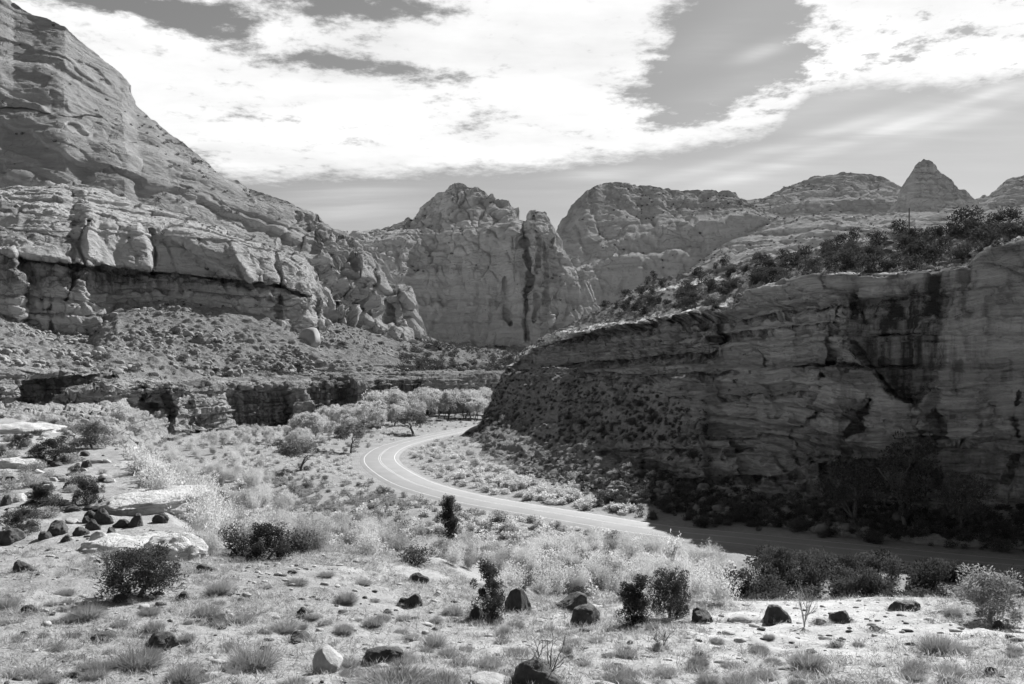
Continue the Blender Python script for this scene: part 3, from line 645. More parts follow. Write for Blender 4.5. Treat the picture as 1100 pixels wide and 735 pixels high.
def build_far():
    spec = [
     ('mesa', 'broad flat topped far mesa between the split tower and the pyramid ridge',
      [(560, 345, 1240), (700, 335, 1260), (860, 320, 1300), (960, 300, 1340)],
      [(560, 290, 1330), (600, 275, 1330), (690, 240, 1400), (760, 234, 1420), (800, 232, 1430), (860, 244, 1420), (960, 268, 1400)],
      [(560, 280, 1420), (590, 262, 1440), (597, 246, 1450), (604, 235, 1460), (612, 224, 1470), (618, 215, 1475), (625, 209, 1480), (631, 204, 1484), (640, 200, 1490), (648, 197.5, 1500), (660, 196.5, 1505), (675, 198, 1510), (690, 199.5, 1515), (705, 200, 1515), (722, 204, 1520), (740, 204.5, 1525), (756, 206, 1530), (765, 205, 1530), (790, 207, 1535), (798, 212, 1530), (806, 219, 1520), (825, 226, 1510), (850, 233, 1500), (880, 241, 1490), (960, 262, 1480)],
      [((680, 243), (740, 237), (800, 231)), ((600, 282), (700, 272), (760, 263)), ((640, 262), (700, 250))], 560, 960, 420),
     ('far_ridge', 'long rounded far ridge behind the mesa, left of the pyramid',
      [(740, 290, 1700), (900, 280, 1700), (1000, 270, 1700), (1320, 270, 1700)],
      [(740, 250, 1800), (850, 215, 1850), (940, 212, 1850), (1000, 228, 1800), (1320, 240, 1800)],
      [(740, 240, 1950), (780, 223, 1960), (800, 214, 1965), (812, 211.5, 1970), (820, 212, 1970), (828, 208, 1975), (838, 204, 1980), (850, 197, 1985), (862, 192.5, 1990), (875, 187.5, 1995), (888, 186, 2000), (900, 184, 2000), (908, 182, 2000), (918, 182.5, 2000), (930, 183.5, 2000), (940, 187, 1995), (955, 191.5, 1990), (968, 198, 1985), (985, 212, 1970), (1010, 225, 1950), (1320, 232, 1950)],
      [((850, 215), (900, 210), (950, 203))], 740, 1320, 420),
     ('rock_pyramid', 'steep pyramid shaped rock peak on the skyline at the right',
      [(920, 275, 1600), (1000, 262, 1590), (1075, 262, 1600)],
      [(920, 256, 1650), (960, 238, 1655), (992, 225, 1650), (1040, 232, 1655), (1075, 242, 1660)],
      [(920, 248, 1700), (940, 236, 1710), (955, 224, 1715), (962, 213, 1718), (966, 206, 1720), (973, 195, 1722), (978, 187, 1724), (983, 178, 1725), (987, 174, 1726), (992, 171.3, 1727), (997, 172, 1727), (1001, 175, 1726), (1006, 183, 1725), (1013, 189, 1723), (1022, 194.5, 1720), (1030, 201, 1718), (1038, 205, 1716), (1045, 211.5, 1714), (1060, 226, 1710), (1075, 236, 1705)],
      [], 920, 1075, 260),
     ('far_butte', 'round shouldered far butte at the right end of the skyline',
      [(1020, 260, 1650), (1320, 260, 1650)], [(1020, 232, 1750), (1090, 212, 1760), (1320, 220, 1760)],
      [(1020, 226, 1850), (1040, 217, 1855), (1052, 210.5, 1860), (1062, 207, 1862), (1070, 202, 1864), (1076, 196, 1866), (1083, 191.5, 1868), (1095, 188.5, 1870), (1120, 186, 1870), (1180, 195, 1870), (1240, 190, 1870), (1320, 215, 1870)], [], 1020, 1320, 260),
     ('slickrock_slope', 'low pale slickrock slopes with bright bare ribs below the pyramid',
      [(720, 335, 1080), (900, 310, 1080), (1000, 300, 1080), (1320, 300, 1080)],
      [(720, 305, 1150), (800, 275, 1180), (900, 252, 1200), (1000, 250, 1200), (1100, 243, 1200), (1320, 235, 1200)],
      [(720, 300, 1350), (760, 278, 1370), (800, 252, 1390), (830, 240, 1400), (860, 232, 1410), (885, 228, 1415), (910, 230, 1415), (940, 233, 1415), (970, 230, 1415), (1000, 226, 1420), (1040, 224, 1420), (1080, 220, 1425), (1110, 218, 1430), (1320, 205, 1440)],
      [((840, 228), (880, 214), (920, 222)), ((900, 258), (940, 246), (1000, 236), (1100, 226)), ((920, 240), (970, 232), (1060, 228)), ((800, 245), (860, 232), (930, 240)), ((780, 282), (900, 262), (1000, 256), (1100, 240))], 720, 1320, 500)]
    for name, lab, base, mid, top, ledges, x0, x1, nu in spec:
        f = Field(x0, x1, nu, [base, mid, top], [70, 110], (500, 200))
        for k, l in enumerate(ledges): f.ledge(l, 40 if name == 'slickrock_slope' else 24, 10, 5, 1.2, fade=14, wob=2, seed=40 + k)
        p = f.solid()
        f.push(fbm(p / 160, 4, 2) * (14 if name == 'slickrock_slope' else 9) + fbm(p / 40, 4, 4) * (6 if name == 'slickrock_slope' else 1.8))
        r = fbm(np.stack([p[:, 0] / 32, p[:, 1] / 32, p[:, 2] / 230], -1) + fbm(p / 90, 2, 60)[:, None] * .3, 4, 62, ridged=True)
        f.push(-np.clip(r - .2, 0, 1) * (9 if name != 'slickrock_slope' else 6))
        p = flat3(f.P); f.push(strata(p[:, 2] + fbm(p / 150, 3, 15) * 14, 19 + len(name), 6, 24) * (4.0 if name == 'slickrock_slope' else 1.8), True)
        f.push(fbm(p / 10, 3, 17) * 2.0)
        crest = {'rock_pyramid': 1, 'mesa': 1}.get(name, .6)
        ty = f.py[-1][None, :]; d = f.py - ty
        st = np.exp(-np.maximum(d - 0, 0) / 16) * .25 * crest
        f.build(name, M_FAR, lab, {'mesa': 'mesa', 'far_ridge': 'ridge', 'rock_pyramid': 'rock peak', 'far_butte': 'butte', 'slickrock_slope': 'slope'}[name], {'stain_shading': st})
build_far()

def build_talus():
    e0 = [(-260, 381, 172), (0, 389, 192), (60, 396, 203), (120, 403, 218), (180, 406, 252), (240, 405.5, 287), (330, 403.5, 317), (400, 400.5, 347), (470, 399, 392), (565, 397, 452)]
    e0 = [(a, b + 2.5, c + 13) for a, b, c in e0]
    m1 = [(-260, 366, 240), (0, 372, 250), (60, 382, 260), (120, 378, 280), (180, 368, 310), (240, 368, 330), (330, 380, 350), (400, 384, 390), (470, 386, 445), (565, 386, 520)]
    e1 = [(-260, 338, 352), (0, 340, 352), (30, 348, 350), (60, 358, 350), (100, 360, 352), (112, 340, 364), (126, 316, 384), (160, 311, 388), (200, 312, 390), (240, 316, 393), (290, 326, 402), (320, 338, 412), (350, 350, 440), (400, 356, 482), (440, 362, 520), (480, 368, 585), (520, 372, 640), (565, 374, 675)]
    f = Field(-260, 565, 640, [e0, m1, e1], [110, 150], (30, 5))
    f.ledge([(140, 317), (200, 319), (262, 326), (290, 332)], 2.5, 1, 3, 1, 140, 290, 6, 1.5, 51)
    f.ledge([(110, 345), (150, 336), (250, 342)], 2, 1, 3, 1, 110, 180, 6, 3, 52)
    f.patch([(228, 330), (240, 322), (252, 318), (262, 322), (272, 326), (262, 331), (240, 332)], -2.5, 1.5)
    p = f.solid()
    f.push(fbm(p / 25, 4, 2) * 3.2 + fbm(p / 7, 4, 4) * .8)
    for sc, a, sd in ((4.2, 1.9, 1), (2.1, 1.0, 2)):
        F1, F2, c = voronoi(p / sc, sd); f.push(np.where(c > .5, np.clip(.62 - F1, 0, 1) * a * (c - .2) * 2, 0))
    p = flat3(f.P); up = sstep(.2, 1, (f.py / 400)).ravel()
    f.push(strata(p[:, 2] + fbm(p / 20, 3, 15) * 2.5, 29, 1.5, 5) * .7, True)
    f.push(fbm(p / 1.6, 3, 17) * .35)
    ta = .75 + .35 * fbm(p / 12, 3, 44); ta = np.clip(ta, 0, 1)
    f.build('talus_slope', M_TALUS, 'rubble strewn talus slope between the streaked cliff and the lower ledge band', 'slope', {'talus': ta})
build_talus()

def build_band():
    top = [(-260, 380, 176), (0, 388, 196), (60, 395, 207), (120, 402, 222), (180, 405, 257), (240, 404.5, 292), (330, 402.5, 322), (400, 399.5, 352), (470, 398, 398), (565, 396, 458)]
    r3 = [(-260, 384, 171), (0, 393, 188), (60, 400, 200), (120, 406, 214), (180, 411, 246), (240, 416, 280), (330, 413, 311), (400, 408, 343), (470, 405, 387), (565, 401, 447)]
    r1 = [(-260, 420, 166), (0, 430, 183), (60, 428, 196), (120, 428, 210), (180, 440, 242), (210, 460, 262), (240, 468, 276), (330, 460, 308), (400, 455, 340), (470, 448, 384), (565, 441, 445)]
    r0 = [(-260, 470, 100), (0, 462, 118), (60, 500, 132), (120, 510, 150), (180, 490, 215), (210, 484, 250), (240, 480, 272), (330, 470, 303), (400, 463, 335), (470, 455, 380), (565, 448, 440)]
    f = Field(-260, 565, 760, [r0, r1, r3, top], [60, 120, 36], (40, -1))
    # deep alcove under the rim on the left
    f.patch([(22, 428), (26, 410), (58, 404), (112, 401), (128, 404), (100, 414), (76, 420), (42, 431)], 9, 1.5, 1)
    f.ledge([(20, 432), (60, 424), (110, 414), (140, 420), (190, 418), (215, 414)], 0, -3, 6, 1.2, 20, 200, 8, 1, 60)
    f.patch([(140, 420), (156, 415), (158, 432), (172, 436), (150, 445), (140, 436)], 5, 1.5)
    f.patch([(157, 420), (182, 418), (190, 440), (182, 468), (160, 466), (150, 445)], 5, 2)
    f.patch([(182, 420), (205, 414), (218, 430), (212, 465), (188, 466)], -5, 2)
    f.patch([(208, 430), (222, 424), (246, 436), (250, 462), (212, 466)], -3, 2)
    f.patch([(240, 413), (262, 416), (308, 417), (314, 428), (308, 458), (246, 462)], 4, 1.6)
    f.patch([(308, 412), (330, 414), (335, 430), (320, 450), (312, 440)], -3, 2)
    f.patch([(330, 410), (372, 404), (380, 418), (378, 438), (345, 446), (335, 430)], 4, 2)
    f.patch([(378, 405), (398, 404), (404, 420), (395, 440), (382, 436)], -4, 2)
    f.patch([(400, 403), (430, 402), (452, 404), (450, 440), (405, 446)], 3, 2)
    for l, t, a, b in (([(150, 409), (240, 407), (330, 405), (400, 402.5), (560, 399)], 1.6, 140, 560), ([(200, 412), (240, 413), (310, 412), (400, 406)], 1.6, 190, 400), ([(230, 417), (280, 418), (320, 416), (372, 410)], 1.4, 235, 372), ([(0, 397), (60, 401), (130, 406)], 1.5, 0, 140), ([(380, 411), (400, 411), (430, 414)], 2.5, 385, 430), ([(440, 405), (500, 402), (550, 402)], 2, 440, 550), ([(0, 446), (60, 442), (150, 446)], 2.5, -200, 160), ([(0, 454), (80, 454), (170, 458)], 2.5, -200, 170)):
        f.ledge(l, t, .9, 3, .8, a, b, 6, .9, 70 + int(a))
    p = f.solid()
    f.push(fbm(p / 18, 4, 2) * 2.2 + fbm(p / 5, 4, 4) * .6)
    wall = sstep(0, 6, f.py - 405).ravel() * sstep(470, 462, f.py).ravel()
    F1, F2, c = voronoi(np.stack([p[:, 0] / 6, p[:, 1] / 6, p[:, 2] / 3], -1) + fbm(p / 6, 2, 8)[:, None] * .3, 5)
    f.push(((c - .5) * 1.5 - (1 - sstep(0, .12, F2 - F1)) * .8) * (.4 + .6 * wall))
    p = flat3(f.P); f.push(strata(p[:, 2] + fbm(p / 14, 3, 15) * .8, 39, .5, 2.4) * .75, True)
    f.push(fbm(p / 1.3, 4, 17) * .28)
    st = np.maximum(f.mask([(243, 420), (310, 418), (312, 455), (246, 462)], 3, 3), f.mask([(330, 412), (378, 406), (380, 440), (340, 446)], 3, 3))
    st = np.maximum(st, f.mask([(22, 428), (28, 408), (58, 404), (118, 402), (100, 414), (76, 420), (42, 431)], 2, 1)); st = np.maximum(st, f.mask([(400, 404), (455, 404), (455, 440), (405, 444)], 3, 3)) * .7  # darker tone over the alcove and the set-back bays
    sunlit_band_rim = sstep(10, 3, f.py - f.py[-1][None, :]).ravel() * sstep(-.1, .25, fbm(p / 5, 3, 46)); col = (f.mask([(205, 415), (246, 418), (250, 464), (206, 466)], 3, 3) + f.mask([(308, 412), (334, 414), (335, 450), (312, 450)], 3, 3) + f.mask([(60, 430), (150, 418), (205, 416), (150, 436), (40, 440)], 3, 3)).ravel()
    st = st - (sunlit_band_rim * .8 + col * .5).reshape(st.shape)  # band rim painted brighter as if sunlit; the columns are paler rock
    ta = np.clip(.2 + .6 * fbm(p / 9, 3, 44) - .3 * wall - sunlit_band_rim, 0, 1)
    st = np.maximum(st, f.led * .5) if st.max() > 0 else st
    f.build('ledge_band', M_BAND, 'low layered ledge band with a deep alcove along the left side of the valley', 'rock ledge', {'stain_shading': st, 'talus': ta})
build_band()

def build_cliff():
    h0 = [(440, 488, 212), (460, 485, 213), (500, 491, 204), (540, 506, 171), (600, 529, 140), (640, 537, 132.5), (700, 549, 121.5), (800, 564, 110.5), (900, 576, 102.5), (1000, 583, 98.5), (1100, 589, 95.5), (1300, 610, 86), (1560, 640, 74)]
    h1 = [(440, 485, 228), (460, 481.5, 240), (500, 480, 232), (515, 472, 236), (525, 460, 240), (545, 458, 232), (600, 484, 176), (640, 500, 150), (700, 508, 136), (720, 516, 128), (800, 530, 116.5), (900, 538, 108), (1000, 552, 103.5), (1100, 548, 100), (1300, 550, 90), (1560, 540, 78)]
    h2 = [(440, 484, 232), (460, 480, 250), (500, 475, 250), (515, 466, 252), (525, 450, 262), (545, 436, 260), (560, 430, 246), (600, 432, 208), (650, 440, 172), (700, 452, 146), (740, 462, 133), (800, 458, 120.5), (850, 450, 115.5), (900, 448, 110), (1000, 440, 107), (1100, 440, 103), (1300, 430, 93), (1560, 400, 80)]
    h3 = [(440, 483.5, 235), (460, 479.5, 256), (500, 473, 258), (515, 463, 262), (525, 442, 272), (545, 408, 268), (560, 397, 260), (600, 391, 226), (650, 391, 196), (700, 388, 160), (740, 386, 144), (800, 376, 129), (850, 368, 120.5), (900, 366, 115), (1000, 360, 110), (1100, 350, 106), (1300, 330, 95), (1560, 250, 82)]
    h4 = [(440, 483, 238), (460, 479, 260), (500, 471.5, 264), (515, 461.5, 268), (525, 439, 277), (545, 396, 271), (550, 389, 271), (560, 380, 267), (590, 364, 246), (650, 354, 206), (700, 347, 170), (740, 340, 153), (790, 332, 139), (830, 313, 131), (860, 303, 126), (900, 299, 122), (980, 296, 119), (1045, 292, 114.5), (1056, 276, 114), (1062, 271, 114), (1100, 263, 112), (1300, 220, 100), (1560, 120, 86)]
    h5 = [(440, 482.5, 240), (460, 478.5, 264), (500, 470.5, 270), (515, 460.5, 274), (525, 438, 282), (545, 394.5, 283), (550, 387, 284), (560, 377, 284), (590, 359, 280), (615, 347, 275), (640, 335, 268), (665, 323, 262), (690, 306, 255), (700, 302, 252), (730, 297, 243), (760, 290, 232), (800, 281, 220), (830, 276, 212), (870, 269, 200), (900, 264, 190), (950, 256, 178), (1000, 250, 170), (1030, 247, 165), (1060, 246, 160), (1100, 240, 155), (1300, 200, 138), (1560, 110, 118)]
    xs = np.concatenate([np.linspace(440, 1110, 760, endpoint=False), np.linspace(1110, 1560, 110)])
    f = Field(440, 1560, 0, [h0, h1, h2, h3, h4, h5], [70, 90, 110, 80, 80], (110, 22), xs)
    def L(line, tread, under, h, *k): f.ledge(line, tread * 1.25, under * 1.7, h, *k)
    # long bedding ledges with bright narrow tops
    L([(560, 377), (600, 366), (650, 356), (700, 350), (740, 344), (770, 338), (790, 330)], 8, 4, 8, 1.0, 545, 785, 5, 1, 81)
    L([(690, 318), (740, 313), (800, 298), (830, 296), (880, 300)], 9, 3, 9, 1.0, 660, 830, 8, 1, 82)
    L([(640, 330), (700, 314), (760, 303), (800, 297)], 5, 2, 7, 1.0, 670, 800, 8, 1, 83)
    L([(540, 400), (600, 392), (650, 388), (700, 384), (740, 378), (800, 372)], 3.5, 3, 7, 1.0, 545, 760, 8, 2, 84)
    L([(530, 446), (560, 436), (620, 432), (680, 430)], 3, 2, 6, 1.0, 535, 690, 8, 3, 101)
    L([(510, 466), (560, 456), (600, 452), (650, 456)], 3, 1.5, 5, 1.0, 520, 650, 8, 3, 102)
    L([(545, 410), (600, 404), (660, 402)], 3, 2, 6, 1.0, 550, 690, 8, 2.5, 103)
    L([(560, 420), (620, 412), (700, 404), (780, 398)], 2.5, 2, 6, 1.2, 600, 790, 8, 3, 85)
    L([(640, 476), (700, 474), (740, 472), (800, 470)], 4, 1.5, 5, 1.0, 610, 800, 8, 1.2, 86)
    L([(620, 486), (700, 483), (760, 484), (810, 482)], 2, 1.5, 5, 1.0, 640, 810, 8, 1, 87)
    L([(660, 512), (740, 514), (820, 512), (900, 508)], 2.5, 2, 6, 1.0, 690, 860, 8, 1.5, 88)
    L([(700, 532), (800, 538), (900, 540)], 2, 1.2, 5, 1.0, 760, 940, 8, 1.5, 89)
    L([(740, 365), (800, 355), (850, 350), (900, 348)], 1.6, 1.6, 6, 1.0, 760, 900, 8, 2, 90)
    L([(790, 344), (840, 336), (900, 330), (930, 332)], 1.6, 1.6, 5, 1.0, 790, 930, 8, 2, 91)
    L([(850, 395), (900, 390), (946, 394)], 1.0, 1.6, 5, 1.0, 855, 945, 6, 1.5, 92)
    L([(930, 362), (960, 358), (985, 359)], 1.0, 2.0, 6, 1.0, 938, 985, 6, 1.5, 93)
    L([(940, 392), (980, 392)], 1.0, 1.8, 5, 1.0, 945, 980, 6, 1.5, 94)
    L([(1056, 285), (1100, 300), (1200, 310)], .8, 1.2, 4, 1.0, 1060, 1200, 6, 1.5, 95)
    L([(950, 300), (1000, 297), (1050, 292)], 1.6, 1.0, 3, 1.0, 880, 1052, 6, 1.2, 96)
    L([(760, 430), (820, 424), (870, 420)], 1.5, 1.0, 4, 1.0, 770, 870, 6, 2, 97)
    # the leaning buttress and the recessed streaked wall right of it
    f.patch([(896, 372), (904, 366), (914, 370), (930, 386), (944, 405), (958, 425), (985, 440), (990, 460), (975, 500), (850, 500), (856, 458), (878, 420), (888, 390)], -3.6, 2.0, 1.5)
    f.patch([(905, 330), (930, 318), (1010, 312), (1022, 320), (1004, 400), (985, 440), (958, 425), (938, 395), (915, 368)], 2.4, 2.0, 2)
    f.patch([(1022, 320), (1060, 316), (1066, 400), (1044, 440), (1010, 440), (1004, 400)], -.8, 3, 2)
    f.patch([(918, 446), (934, 428), (938, 436), (930, 452), (920, 468), (908, 470)], 3.0, 2, 1.5)
    f.patch([(978, 424), (1000, 412), (1050, 420), (1066, 450), (1040, 480), (990, 470)], -1.8, 2.5, 2)
    f.patch([(1000, 440), (1008, 436), (1014, 470), (1004, 480)], 3, 2, 1)
    f.patch([(880, 505), (960, 498), (1010, 510), (1000, 545), (890, 540)], 3.0, 3, 3)
    f.patch([(780, 470), (826, 468), (846, 476), (838, 500), (800, 520), (790, 500)], 3.0, 3, 3)
    f.crack([(900, 332), (888, 370), (880, 418), (858, 452), (848, 470)], 2.2, 1.0, 2)
    f.crack([(804, 402), (810, 388), (803, 372)], 1.6, .9, 2)
    f.crack([(914, 366), (942, 402), (962, 428), (986, 442)], 3.0, 1.8, 1)
    f.crack([(890, 342), (925, 332), (930, 350)], 1.2, 1.0)
    f.crack([(1095, 420), (1088, 450), (1096, 480), (1080, 520)], 1.6, 1.0)
    f.crack([(760, 332), (776, 342), (770, 365)], 2, 1.1)
    p = f.solid()
    rel = (f.py - np.interp(f.px, [a[0] for a in h4], [a[1] for a in h4]))            # px below the rim
    slope_top = sstep(2, -4, rel).ravel()                                              # the bushy slope above the rim
    lx = np.interp(f.px, [440, 560, 640, 700, 760, 820], [400, 400, 402, 420, 445, 700])
    lx = lx + (fbm(np.stack([f.px.ravel() / 30, f.py.ravel() / 30, f.px.ravel() * 0], -1), 4, 66) * 26).reshape(f.shape)
    scree = (sstep(-14, 18, f.py - lx) * sstep(830, 760, f.px) * (1 - .85 * f.mask([(640, 484), (700, 478), (800, 476), (860, 500), (850, 540), (760, 530), (700, 510), (645, 505)], 3, 3))).ravel()
    foot = sstep(-10, 8, f.py - np.interp(f.px, [a[0] for a in h1], [a[1] for a in h1])).ravel()
    scree = np.clip(np.maximum(scree, foot * .8), 0, 1); wall = (1 - slope_top) * (1 - scree)
    sc = np.interp(f.px.ravel(), [460, 515, 560, 900], [.15, .4, 1.6, 1.0])
    f.push(fbm(p / 22, 4, 2) * 1.1 * (.5 + wall * .5) * sc + fbm(p / 5, 4, 4) * .55)
    smooth = sstep(890, 940, f.px).ravel() * sstep(460, 420, f.py).ravel()
    F1, F2, c = voronoi(np.stack([p[:, 0] / 7, p[:, 1] / 9, p[:, 2] / 2.6], -1) + fbm(p / 5, 3, 8)[:, None] * .6, 5)
    f.push(((c - .5) * 1.3 - (1 - sstep(0, .06, F2 - F1)) * .35) * wall * (1 - .75 * smooth))
    F1, F2, c = voronoi(np.stack([p[:, 0] / 2.6, p[:, 1] / 3.2, p[:, 2] / 1.0], -1) + fbm(p / 3, 2, 18)[:, None] * .5, 7)
    f.push((c - .5) * .9 * wall * (1 - .7 * smooth))
    p = flat3(f.P); dip = p[:, 2] + p[:, 0] * .02 + fbm(p / 16, 3, 15) * .9
    f.push(strata(dip + fbm(p / 5, 2, 19) * .2, 51, .22, .8) * .42 * wall * (1 - .5 * smooth), True)
    f.push(strata(dip, 49, .5, 2.6) * (1.15 * wall * (1 - .6 * smooth) + .25 * slope_top + .25 * scree) * sc, True)
    f.push(strata(dip, 50, 2.5, 7) * 1.9 * wall * (1 - .7 * smooth) * sc, True)
    for s_, a, sd in ((2.6, 1.6, 1), (1.3, .8, 2)):
        F1, F2, c = voronoi(p / s_, sd); f.push(np.where(c > .45, np.clip(.62 - F1, 0, 1) * a * (c - .1) * 1.6, 0) * np.clip(scree + slope_top * .8, 0, 1) * np.minimum(sc, 1))
    f.push(fbm(p / 1.1, 4, 17) * .24)
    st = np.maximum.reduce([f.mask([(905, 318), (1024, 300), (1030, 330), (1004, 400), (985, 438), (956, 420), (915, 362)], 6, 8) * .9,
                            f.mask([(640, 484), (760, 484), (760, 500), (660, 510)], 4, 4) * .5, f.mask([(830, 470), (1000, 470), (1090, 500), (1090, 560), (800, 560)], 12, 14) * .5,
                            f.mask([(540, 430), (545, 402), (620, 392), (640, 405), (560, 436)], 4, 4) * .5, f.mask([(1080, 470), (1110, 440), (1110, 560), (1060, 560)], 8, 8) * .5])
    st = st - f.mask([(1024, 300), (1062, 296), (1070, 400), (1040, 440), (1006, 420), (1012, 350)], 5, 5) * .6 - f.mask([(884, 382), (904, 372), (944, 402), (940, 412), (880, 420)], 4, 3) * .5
    st = np.maximum(st, f.led * .75)  # painted shade under the ledges joins the varnish
    sunlit_rim = np.zeros(f.shape)
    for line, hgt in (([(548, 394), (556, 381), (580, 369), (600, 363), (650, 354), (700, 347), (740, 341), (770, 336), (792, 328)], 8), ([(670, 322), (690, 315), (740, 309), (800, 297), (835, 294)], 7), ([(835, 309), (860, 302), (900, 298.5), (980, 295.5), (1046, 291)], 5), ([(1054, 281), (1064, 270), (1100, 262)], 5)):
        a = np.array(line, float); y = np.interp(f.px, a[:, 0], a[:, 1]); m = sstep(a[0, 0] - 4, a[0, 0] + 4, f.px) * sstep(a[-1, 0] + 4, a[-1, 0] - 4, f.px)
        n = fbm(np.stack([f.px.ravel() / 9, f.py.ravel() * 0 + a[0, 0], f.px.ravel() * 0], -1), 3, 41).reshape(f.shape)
        sunlit_rim = np.maximum(sunlit_rim, m * sstep(y + 1.5, y, f.py) * sstep(y - hgt * (1.1 + n), y - hgt * (.4 + .5 * n), f.py))
    st = np.minimum(st, 1 - sunlit_rim) - sunlit_rim * 1.7  # sunlit rim edges painted in as brighter rock colour
    ta = np.clip((1 - sunlit_rim.ravel()) * scree * (.8 + .5 * fbm(p / 8, 3, 44)) + (1 - sunlit_rim.ravel()) * slope_top * .9, 0, 1)
    f.wall = wall.reshape(f.shape); f.scree = scree.reshape(f.shape); f.top = slope_top.reshape(f.shape); f.rel = rel
    f.build('dark_cliff', M_DARK, 'dark shaded layered cliff along the right side of the road', 'cliff', {'stain_shading': st, 'talus': ta})
build_cliff()

#VEG0
# ------------------------------------------------------------------ plants: prototype shapes
def rot_dirs(n, r, up=0.0):
    d = r.normal(size=(n, 3)); d[:, 2] = d[:, 2] * (1 - .3 * abs(up)) + up; d /= np.linalg.norm(d, axis=1)[:, None] + 1e-9; return d
def kites(base, dirn, length, width, r, bend=0.0):
    """thin leaf or blade shapes: base, two shoulders, tip"""
    n = len(base); side = np.cross(dirn, r.normal(size=(n, 3))); side /= np.linalg.norm(side, axis=1)[:, None] + 1e-9
    L = np.broadcast_to(length, (n,))[:, None]; W = np.broadcast_to(width, (n,))[:, None] * .5
    mid = base + dirn * L * .5; tip = base + dirn * L; tip = tip + np.array([0, 0, -1.0]) * (bend * L)
    V = np.stack([base, mid + side * W, tip, mid - side * W], 1).reshape(-1, 3)
    return V
def qf(nq, off=0): return (np.arange(nq * 4).reshape(-1, 4) + off)
def tube(path, rad, sides=5):
    path = np.array(path, float); n = len(path); t = np.gradient(path, axis=0); t /= np.linalg.norm(t, axis=1)[:, None] + 1e-9
    a = np.cross(t, [.31, .9, .28]); a /= np.linalg.norm(a, axis=1)[:, None] + 1e-9; b = np.cross(t, a)
    th = np.linspace(0, 2 * np.pi, sides, endpoint=False)
    V = path[:, None, :] + np.asarray(rad)[:, None, None] * (np.cos(th)[None, :, None] * a[:, None, :] + np.sin(th)[None, :, None] * b[:, None, :])
    i = np.arange(n * sides).reshape(n, sides); j = np.roll(i, -1, 1)
    return V.reshape(-1, 3), np.stack([i[:-1], j[:-1], j[1:], i[1:]], -1).reshape(-1, 4)
def join(parts):
    V = []; Fc = []; o = 0
    for v, f in parts: V.append(v); Fc.append(f + o); o += len(v)
    return np.concatenate(V), np.concatenate(Fc)
def limbs(r, h, rad, spread, depth, kids, ends=None, lean=0.0, start=.35):
    """a branching stem; returns (verts, faces) and the places where the twigs end"""
    parts = []; tips = []
    def grow(p, d, L, R, lv):
        n = 4; pts = [p]; q = p.copy(); e = d.copy()
        for k in range(n):
            e = e + r.normal(size=3) * .16; e[2] += .05; e /= np.linalg.norm(e); q = q + e * L / n; pts.append(q.copy())
        parts.append(tube(pts, np.linspace(R, R * .55, n + 1), 5 if lv < 2 else 3))
        if lv >= depth: tips.append(q); return
        for _ in range(kids):
            k = r.integers(max(1, int(n * start)), n + 1); nd = e + r.normal(size=3) * spread; nd[2] = abs(nd[2]) * .8 + .15; nd /= np.linalg.norm(nd)
            grow(np.array(pts[k]), nd, L * r.uniform(.55, .8), R * .5, lv + 1)
    d0 = np.array([lean, lean * .4, 1.0]); grow(np.zeros(3), d0 / np.linalg.norm(d0), h, rad, 0)
    return join(parts), np.array(tips)
def clump_leaves(r, cen, rad, n, leaf, up=.0, squash=1.0, shell=.55, w=.6):
    k = r.integers(0, len(cen), n); d = rot_dirs(n, r, .15); u = (shell + (1 - shell) * r.random(n)) ** .8
    b = cen[k] + d * (rad[k] * u)[:, None] * np.array([1, 1, squash])
    ld = d * .6 + rot_dirs(n, r, up); ld /= np.linalg.norm(ld, axis=1)[:, None]
    L = leaf * r.uniform(.6, 1.4, n); return kites(b, ld, L, L * w, r)
def P_tuft(r, n=1700):
    a = r.random(n) * 6.283; rr = np.sqrt(r.random(n)) * .22; b = np.stack([np.cos(a) * rr, np.sin(a) * rr, np.zeros(n) - .03], -1)
    d = np.stack([np.cos(a), np.sin(a), np.zeros(n)], -1) * (r.random(n) ** .7 * 1.05)[:, None]; d[:, 2] = r.uniform(.35, 1.1, n); d += r.normal(size=(n, 3)) * .30; d /= np.linalg.norm(d, axis=1)[:, None]
    return kites(b, d, r.uniform(.18, .52, n), r.uniform(.004, .010, n), r, .08), qf(n)
def P_sage(r, n=420, leaf=.10, tall=.62):
    m = 18; a = r.random(m) * 6.283; q = np.sqrt(r.random(m)) * .23
    c = np.stack([np.cos(a) * q, np.sin(a) * q, r.uniform(.16, tall * .66, m)], -1); rad = r.uniform(.22, .31, m); c[:4] = [0, 0, .26]; rad[:4] = .34
    V = clump_leaves(r, c, rad, n, leaf, .35, .9, .5); V[:, 2] = np.maximum(V[:, 2], -.05)
    b = np.zeros((40, 3)); b[:, :2] = r.normal(size=(40, 2)) * .05; d = rot_dirs(40, r, .9)
    W = kites(b, d, .45, .03, r); return np.concatenate([V, W]), qf(n + 40)
